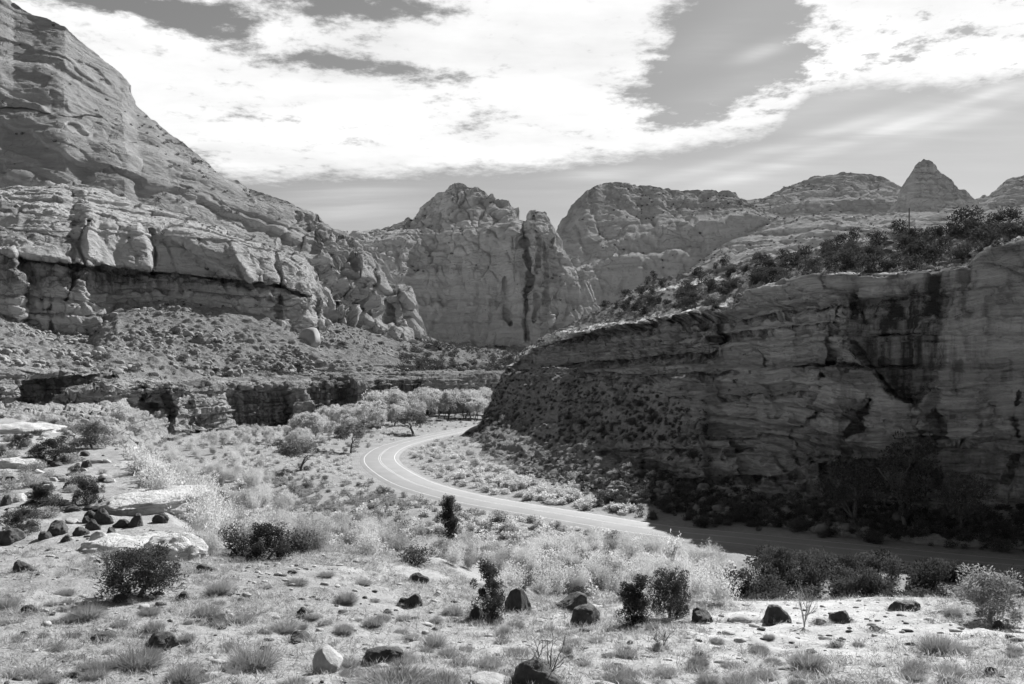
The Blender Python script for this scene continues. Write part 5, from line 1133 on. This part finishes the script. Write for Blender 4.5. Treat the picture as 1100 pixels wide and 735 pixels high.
def build_dark_bushes():
    r = R_(79)
    for poly, n, h0, h1, lab, grp in (([(225, 600), (300, 604), (460, 608), (560, 636), (700, 652), (690, 600), (560, 560), (470, 545), (330, 548), (240, 560)], 46, .9, 1.9, 'dark rounded bush among the pale brush beyond the near terrace', 'dark bushes among the pale brush'), ([(230, 545), (330, 548), (470, 545), (400, 510), (300, 500), (220, 510)], 26, .8, 1.7, 'dark rounded bush on the open flat below the road bend', 'dark bushes on the open flat')):
        X, Y, Z, q = world_scatter(poly, n, r); ok = off_road(X, Y, 7)
        for i in np.where(ok)[0]:
            h = r.uniform(h0, h1); place('bush', SCRUB[r.integers(0, 6)], (X[i], Y[i], Z[i] - .05), (h * r.uniform(1.1, 1.6), h * 1.2, h), lab, 'bush', grp)
build_dark_bushes()
build_verge()
build_bench()

# ------------------------------------------------------------------ valley floor shrubs
def build_valley():
    r = R_(81)
    zones = [([(230, 470), (390, 480), (395, 515), (300, 545), (215, 520)], 90, 'low sagebrush on the open flat left of the road bend', 'sagebrush left of the road bend', SAGE, .8, 1.5),
             ([(330, 545), (420, 520), (560, 552), (690, 580), (640, 588), (480, 582), (350, 570)], 110, 'low sagebrush on the flat on the near side of the road', 'sagebrush on the near side of the road', SAGE, .8, 1.7),
             ([(440, 488), (470, 478), (500, 490), (600, 530), (690, 552), (640, 552), (520, 532), (445, 512)], 100, 'pale rounded brush on the verge at the foot of the dark cliff', 'pale brush along the far road verge', SAGEP, 1.3, 2.4)]
    for poly, n, lab, grp, pr, a, b in zones:
        X, Y, Z, q = world_scatter(poly, n, r); ok = off_road(X, Y, 6.2)
        for i in np.where(ok)[0]: place('sagebrush', pr[r.integers(0, 4)], (X[i], Y[i], Z[i] - .05), (r.uniform(a, b) * 1.2,) * 2 + (r.uniform(a, b),), lab, 'sagebrush', grp)
    n = 9500; th = r.uniform(-.60, .25, n); Y = np.exp(r.uniform(math.log(50), math.log(360), n)); X = th * Y; P2 = np.stack([X, Y], -1)
    ok = off_road(X, Y, 6.0) & ~inside(P2, TERR) & ((X < 16) | (Y < 85)); X, Y = X[ok], Y[ok]; S_ = r.uniform(.5, 1.5, len(X)) ** 1.2; pale = fbm(np.stack([X / 25, Y / 25, 0 * X], -1), 3, 77) + r.normal(size=len(X)) * .3 > 0
    for m, mat, nm in ((pale, M_PALE, 'pale'), (~pale, M_SAGE, 'grey')):
        merged('valley_scrub', LOWSAGE, X[m], Y[m], gz(X[m], Y[m]) - .05, S_[m] * 1.2, S_[m], mat, f'{nm} low scrub covering the valley floor', 'scrub', r)
build_valley()

# ------------------------------------------------------------------ cottonwoods
def build_grove():
    r = R_(91); crowns = []; trunks = []
    for i in range(7):
        V, Fq, c = P_crown(R_(700 + i), 7500, 34, .025, .8 if i < 5 else .65); m = mesh_from('crown', V, Fq); m.materials.append(M_COT); crowns.append(m)
        (tv, tf), tips = limbs(R_(720 + i), .34, .022, .55, 3, 3); k = .62 / max(tv[:, 2].max(), .01); tv = tv * k; t = mesh_from('trunk', tv, tf); t.materials.append(M_BARK); trunks.append(t)
    Z_ = [([(385, 462), (410, 464), (440, 459), (480, 453), (525, 448), (530, 438), (480, 434), (400, 442)], 64, 6, 13.5, 'pale autumn cottonwood in the grove where the road disappears', 'cottonwoods at the road end'),
          ([(330, 478), (395, 470), (420, 462), (390, 452), (335, 462), (320, 470)], 34, 6, 9.5, 'pale autumn cottonwood at the foot of the ledge band', 'cottonwoods under the ledge band'),
          ([(215, 480), (330, 486), (335, 475), (250, 472)], 16, 3.5, 5.5, 'small pale cottonwood left of the round trees', 'young cottonwoods on the left flat')]
    for poly, n, h0, h1, lab, grp in Z_:
        X, Y, Z, q = world_scatter(poly, n, r); ok = off_road(X, Y, 8)
        for i in np.where(ok)[0]:
            h = r.uniform(h0, h1); k = r.integers(0, 7); tree('cottonwood_tree', lab, 'cottonwood', grp, (X[i], Y[i], Z[i] - .1), h, h * r.uniform(.7, 1.2), crowns[k], trunks[k])
    n = 60; X = r.uniform(-85, -8, n); Y = r.uniform(330, 430, n); ok = off_road(X, Y, 9)
    for i in np.where(ok)[0]:
        h = r.uniform(9, 14); k = r.integers(0, 7); tree('cottonwood_tree', 'pale autumn cottonwood at the back of the grove before the low ledges', 'cottonwood', 'cottonwoods at the back of the grove', (X[i], Y[i], float(gz([X[i]], [Y[i]])[0]) - .1), h, h, crowns[k], trunks[k])
    for i, (px, py, w, h, lab) in enumerate([(323, 506, 44, 36, 'lone round crowned tree casting a shadow on the open flat'), (377, 487, 38, 38, 'dark round crowned tree left of the road bend'), (444, 467, 40, 28, 'dark low spreading tree beside the road above the bend')]):
        V, Fq, c = P_crown(R_(740 + i), 4200, 26, .034, .62); cm = mesh_from('crown', V, Fq); cm.materials.append(M_TREE)
        (tv, tf), tips = limbs(R_(750 + i), .36, .035, .6, 3, 3); tv = tv * (.7 / tv[:, 2].max()); tm = mesh_from('trunk', tv, tf); tm.materials.append(M_BARK)
        X, D, Z = hit([px], [py]); tree('tree', lab, 'tree', None, (X[0], D[0], Z[0] - .1), h * D[0] / F * 1.05, w * D[0] / F * 1.15, cm, tm)
build_grove()
def build_foot_trees():
    T = [(915, 573, 70, 84, 'dark tangled tree in deep shade at the cliff foot, left of three'), (972, 579, 80, 112, 'tallest dark tangled tree in deep shade before the cliff'), (1034, 584, 70, 80, 'dark tangled tree in deep shade at the cliff foot, right of three')]
    for i, (px, py, w, h, lab) in enumerate(T):
        r = R_(770 + i); V, Fq, c = P_crown(r, 2200, 30, .03, .9); cm = mesh_from('crown', V, Fq); cm.materials.append(M_SCRUB)
        (tv, tf), tips = limbs(r, .34, .022, .7, 4, 3); tv = tv * (.95 / tv[:, 2].max()); tm = mesh_from('trunk', tv, tf); tm.materials.append(M_BARK)
        D = CAMZ * F / (py - HY); X = (px - CX) / F * D; tree('tree', lab, 'tree', 'dark trees at the cliff foot', (X, D, float(gz([X], [D])[0]) - .1), h * D / F, w * D / F * 1.1, cm, tm)
build_foot_trees()

# ------------------------------------------------------------------ shrubs, rocks and rubble on the slopes
def pick(f, n, mask, r, poly=None, inset=2, even=False):
    m = np.array(mask, float) * (f.P[..., 1] ** 2 / np.maximum(f.P[..., 1].mean() ** 2, 1)) * 0 + np.array(mask, float)
    m = m * (f.Nf[..., 2] > .25); m[:inset] = 0; m[-inset:] = 0
    vis = (f.px > -30) & (f.px < 1130); m = m * vis
    if poly is not None: m = m * inside(f.q(), poly).reshape(f.px.shape)
    if not even: m = m * (.06 + sstep(-.12, .28, fbm(f.P.reshape(-1, 3)[::1] / (.06 * f.P[..., 1].mean()), 3, 91)).reshape(m.shape))
    w = m.ravel(); w = w / w.sum(); k = r.choice(len(w), n, p=w, replace=False); return f.P.reshape(-1, 3)[k], f.px.ravel()[k], f.py.ravel()[k]
def build_slopes():
    r = R_(95); c = LAND['dark_cliff']; t = LAND['talus_slope']; b = LAND['ledge_band']
    m = c.scree * 1.0
    P, px, py = pick(c, 95, m * (c.px < 780), r, None, 2, True)
    for i in range(len(P)):
        h = r.uniform(.9, 2.6); lit = px[i] < 620 and r.random() < .45  # lit shrubs get a paler leaf, sunlight put into their colour
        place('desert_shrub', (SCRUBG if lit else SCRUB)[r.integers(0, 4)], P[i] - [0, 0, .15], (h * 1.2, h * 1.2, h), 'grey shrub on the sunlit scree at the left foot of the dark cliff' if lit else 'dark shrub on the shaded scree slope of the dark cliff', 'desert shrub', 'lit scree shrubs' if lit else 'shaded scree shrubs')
    P, px, py = pick(c, 25, c.scree * (c.px >= 700) + c.wall * .002 * (c.px < 880), r)
    for i in range(len(P)):
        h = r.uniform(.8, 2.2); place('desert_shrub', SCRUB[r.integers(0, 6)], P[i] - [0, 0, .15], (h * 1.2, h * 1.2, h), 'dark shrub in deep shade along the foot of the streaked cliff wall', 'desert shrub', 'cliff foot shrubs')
    P, px, py = pick(c, 3600, c.scree + c.wall * .03 * (c.px < 800), r, None, 2, r.random() < 2); S_ = r.uniform(.4, 1.5, 3600)
    merged('slope_scrub', LOWSAGE, P[:, 0], P[:, 1], P[:, 2] - .1, S_, S_ * .9, M_SCRUB, 'dark scrub scattered over the shaded cliff slope', 'scrub', r)
    P, px, py = pick(c, 900, c.scree * (c.px < 700), r); S_ = r.uniform(.4, 1.3, 900)
    merged('slope_brush', LOWSAGE, P[:, 0], P[:, 1], P[:, 2] - .1, S_, S_ * .9, M_SAGE, 'grey brush scattered over the left scree of the dark cliff', 'scrub', r)
    fm = np.zeros(c.shape); fm[:58] = 1; fm *= (c.px > 630); P, px, py = pick(c, 700, fm, r, None, 2, True); S_ = r.uniform(.5, 1.7, 700)
    merged('foot_scrub', LOWSAGE, P[:, 0], P[:, 1], P[:, 2] - .1, S_ * 1.1, S_, M_SCRUB, 'dark scrub lining the foot of the shaded cliff beside the road', 'scrub', r)
    # trees and bushes on the hill above the cliff
    P, px, py = pick(c, 125, c.top * (c.px > 640), r, None, 2, True)
    for i in range(len(P)):
        h = r.uniform(1.6, 3.6); place('juniper', JUNS[r.integers(0, 5)], P[i] - [0, 0, .2], (h * r.uniform(1.0, 1.5),) * 2 + (h,), 'dark juniper among many on the hill slope above the dark cliff', 'juniper', 'junipers on the cliff top')
    for k, (a, lab) in enumerate([(1034, 'tall dark juniper clump on the hill crest, biggest near the right edge'), (915, 'dark juniper standing out on the hill crest left of the pole'), (962, 'dark rounded juniper on the hill crest just left of the pole'), (1082, 'dark juniper on the hill crest at the right edge'), (702, 'small upright juniper alone on the hill crest where it drops to the dome'), (650, 'dark bush on the falling crest beside the tower')]):
        j = np.argmin(np.abs(c.u - a)); p = c.P[-1, j]; h = [5.0, 3.2, 3.4, 3.6, 3.2, 2.6][k]; place('juniper', JUNS[k % 5], p - [0, 1.5, .4], (h * [1.5, .9, 1.3, 1.3, .8, 1.5][k],) * 2 + (h,), lab, 'juniper', 'junipers on the cliff top')
    P, px, py = pick(c, 1900, c.top, r, None, 2, True); S_ = r.uniform(.5, 1.4, 1900)
    merged('hilltop_scrub', LOWSAGE, P[:, 0], P[:, 1], P[:, 2] - .1, S_, S_ * .9, M_SCRUB, 'low dark scrub covering the hill above the cliff', 'scrub', r)
    P, px, py = pick(c, 600, c.top, r, None, 2, True); S_ = r.uniform(.4, 1.1, 600)
    merged('hilltop_brush', LOWSAGE, P[:, 0], P[:, 1], P[:, 2] - .1, S_, S_ * .8, M_SAGE, 'grey brush between the junipers on the hill above the cliff', 'scrub', r)
    j = np.argmin(np.abs(c.u - 976)); p = c.P[-1, j]
    V, Fq = tube([(0, 0, -.5), (0, 0, 1.5), (0, 0, 3.2), (0, 0, 4.9)], [.14, .13, .12, .11], 8); e = link('utility_pole', mesh_from('utility_pole', V, Fq), M_BARK); e.location = p - np.array([0, .5, 0]); tag(e, 'thin bare pole standing on the crest of the right hill', 'pole')
    # left talus
    P, px, py = pick(t, 68, np.ones(t.shape) * (t.py > 325), r)
    for i in range(len(P)):
        h = r.uniform(1.6, 4.2); place('desert_shrub', SCRUB[r.integers(0, 6)], P[i] - [0, 0, .3], (h * 1.25, h * 1.25, h), 'dark round shrub dotting the rubble slope under the streaked left cliff', 'desert shrub', 'talus shrubs')
    P, px, py = pick(t, 170, np.ones(t.shape) * (t.py > 318), r)
    for i in range(len(P)):
        s_ = r.uniform(.5, 1.5) * (1.7 if r.random() < .08 else 1); place('boulder', TAL[r.integers(0, 6)], P[i] + [0, 0, s_ * .1], (s_ * r.uniform(.8, 1.4), s_, s_ * r.uniform(.6, 1.0)), 'pale fallen block on the rubble slope under the streaked left cliff', 'boulder', 'fallen blocks on the talus', tilt=.5)
    X, D, Z = at(337, 366, 425.0); j = np.argmin(((t.px - 337) ** 2 + (t.py - 372) ** 2).ravel()); p = t.P.reshape(-1, 3)[j]
    place('boulder', TAL[2], p + [0, -2, 3], (6.5, 5, 5.5), 'huge rounded boulder at the right end of the rubble slope', 'boulder')
    P, px, py = pick(c, 60, c.scree * (c.px < 760) + c.top * .25, r)
    for i in range(len(P)):
        s_ = r.uniform(.3, 1.0) * (2 if r.random() < .1 else 1); up = c.rel.ravel()[0] if False else 0
        place('boulder', TALD[r.integers(0, 6)], P[i], (s_ * 1.2, s_, s_ * .8), 'fallen block on the slopes of the dark cliff', 'boulder', 'fallen blocks on the dark cliff', tilt=.5)
    LR = [P_rock(800 + i, 1, .2, 8) for i in range(5)]
    def rubble(name, f, n, mask, a, b_, mat, lab):
        P, px, py = pick(f, n, mask, r); Vs = []; Fs = []; o = 0
        for i in range(n):
            V, Fc = LR[r.integers(0, 5)]; s_ = a * (b_ / a) ** (r.random() ** 2); Vs.append(V * [s_ * r.uniform(.8, 1.4), s_ * r.uniform(.8, 1.4), s_ * .8] + P[i]); Fs.append(Fc + o); o += len(V)
        ob = link(name, mesh_from(name, np.concatenate(Vs), np.concatenate(Fs), 3), mat); tag(ob, lab, 'rubble', kind='stuff')
    rubble('talus_rubble', t, 2600, np.ones(t.shape), .3, 1.3, M_TAN, 'broken rubble covering the slope under the left cliff')
    rubble('cliff_rubble', c, 3400, c.scree + c.top * .5, .15, .9, M_RED, 'broken rubble on the slopes of the dark cliff')
    rubble('ledge_rubble', b, 500, np.ones(b.shape), .2, .9, M_TAN, 'broken rock littering the ledge band')
    P, px, py = pick(t, 900, np.ones(t.shape) * (t.py > 320), r); S_ = r.uniform(.7, 2.0, 900)
    merged('talus_scrub', LOWSAGE, P[:, 0], P[:, 1], P[:, 2] - .1, S_, S_ * .8, M_SCRUB, 'low dark scrub dotted over the left rubble slope', 'scrub', r)
    P, px, py = pick(b, 260, np.ones(b.shape), r); S_ = r.uniform(.5, 1.4, 260)
    merged('ledge_scrub', LOWSAGE, P[:, 0], P[:, 1], P[:, 2] - .1, S_, S_ * .8, M_SCRUB, 'dark scrub along the low ledges', 'scrub', r)
    # woods at the foot of the dome and dots of scrub on far rims
    P, px, py = pick(t, 260, (t.px > 430) * (t.py > 360.0) * 1.0, r); S_ = r.uniform(2.5, 5.5, 260)
    merged('dome_foot_scrub', LOWSAGE, P[:, 0], P[:, 1], P[:, 2] - .2, S_ * 1.1, S_, M_SCRUB, 'dark thicket at the foot of the pale dome', 'scrub', r)
    for nm, n, a, b_ in (('mesa', 260, 3, 7), ('far_ridge', 220, 4, 8), ('slickrock_slope', 260, 2.5, 6), ('slickrock_mountain', 160, 1.5, 4), ('sandstone_hump', 140, 1.0, 2.6), ('rock_dome', 120, 1.5, 4)):
        f = LAND[nm]; mk_ = np.exp(-np.abs(f.py - np.minimum(f.py[-1], 400)[None, :]) / 20) * .6 + .25
        P, px, py = pick(f, n, mk_ * (f.Nf[..., 2] > .55), r); S_ = r.uniform(a, b_, n)
        merged('rim_scrub', LOWSAGE, P[:, 0], P[:, 1], P[:, 2] - .2, S_, S_ * .8, M_SCRUB, 'tiny dark shrubs dotted on the ' + nm.replace('_', ' '), 'scrub', r)
build_slopes()

# ------------------------------------------------------------------ grass and gravel of the terrace
def build_terrace_cover():
    r = R_(97); n = 90000; X = r.uniform(-24, 26, n); Y = r.uniform(11, 42, n); P2 = np.stack([X, Y], -1)
    d, _, _ = seg_dist(P2, LIP); ins = inside(P2, TERR) | (d < 6); pat = fbm(np.stack([X / 3.2, Y / 3.2, 0 * X], -1), 4, 55); sand = sstep(2, 12, X) * sstep(.0, 6, Y - 17) * .25
    ok = ins & (np.abs(X / Y) < .66) & (pat + r.normal(size=n) * .22 > -.02 + sand) & ~((X < -9) & (Y > 33)); X, Y = X[ok][:30000], Y[ok][:30000]
    for (a, b_, w) in CENTRES:
        if b_ < 33: th = r.random(34) * 6.283; q = w * r.uniform(.85, 1.5, 34); X = np.append(X, a + np.cos(th) * q); Y = np.append(Y, b_ + np.sin(th) * q)
    Z = gz(X, Y)
    Vs = []; Vd = []
    gm = r.random(len(X)) < .45
    for (XX, YY, ZZ, arr) in ((X[~gm], Y[~gm], Z[~gm], Vs), (X[gm], Y[gm], Z[gm], Vd)):
        k = 12; b = np.repeat(np.stack([XX, YY, ZZ - .01], -1), k, 0) + r.normal(size=(len(XX) * k, 3)) * [.045, .045, 0]; dd = rot_dirs(len(b), r, .9); dd[:, 2] = np.abs(dd[:, 2]); arr.append(kites(b, dd, (r.uniform(.6, 1.2, len(b)) * np.repeat(r.uniform(.06, .26, len(XX)) ** 1.0, k)), r.uniform(.006, .013, len(b)), r, .12))
    V = np.concatenate(Vs); o = link('dry_grass', mesh_from('dry_grass', V, qf(len(V) // 4)), M_STRAW); tag(o, 'short dry straw grass over the near terrace', 'grass', kind='stuff')
    V = np.concatenate(Vd); o = link('grey_grass', mesh_from('grey_grass', V, qf(len(V) // 4)), M_TUFT); tag(o, 'short grey green grass over the near terrace', 'grass', kind='stuff')
    n = 6500; X = r.uniform(-24, 26, n); Y = r.uniform(11, 38, n); P2 = np.stack([X, Y], -1); ok = inside(P2, TERR) & (np.abs(X / Y) < .66); X, Y = X[ok], Y[ok]; Z = gz(X, Y)
    LR = [P_rock(820 + i, 1, .2, 6) for i in range(5)]; sets = ([], [], 0), ([], [], 0); out = {0: [[], [], 0], 1: [[], [], 0]}
    for i in range(len(X)):
        V, Fc = LR[r.integers(0, 5)]; s_ = .016 * 8 ** (r.random() ** 2.8); q = out[int(r.random() < .55)]; q[0].append(V * [s_ * r.uniform(.8, 1.5), s_ * r.uniform(.8, 1.5), s_ * .6] + [X[i], Y[i], Z[i] + s_ * .15]); q[1].append(Fc + q[2]); q[2] += len(V)
    for k, mat, lab in ((0, M_BASALT, 'dark basalt gravel strewn over the near terrace'), (1, M_SAND, 'pale sandstone chips strewn over the near terrace')):
        q = out[k]; ob = link('gravel', mesh_from('gravel', np.concatenate(q[0]), np.concatenate(q[1]), 3), mat); tag(ob, lab, 'gravel', kind='stuff')
build_terrace_cover()

#VEG1

scene.view_settings.view_transform = 'Standard'; scene.view_settings.look = 'None'
scene.view_settings.exposure = 1.25; scene.view_settings.gamma = 1.0; scene.view_settings.use_curve_mapping = False
cy = scene.cycles
cy.use_denoising = True; cy.max_bounces = 4; cy.diffuse_bounces = 2; cy.glossy_bounces = 1; cy.transmission_bounces = 2; cy.transparent_max_bounces = 4; cy.volume_bounces = 0
cy.use_adaptive_sampling = True; cy.adaptive_threshold = .02
scene.world.cycles.sampling_method = 'MANUAL'; scene.world.cycles.sample_map_resolution = 512
print('done', time.time() - T0)
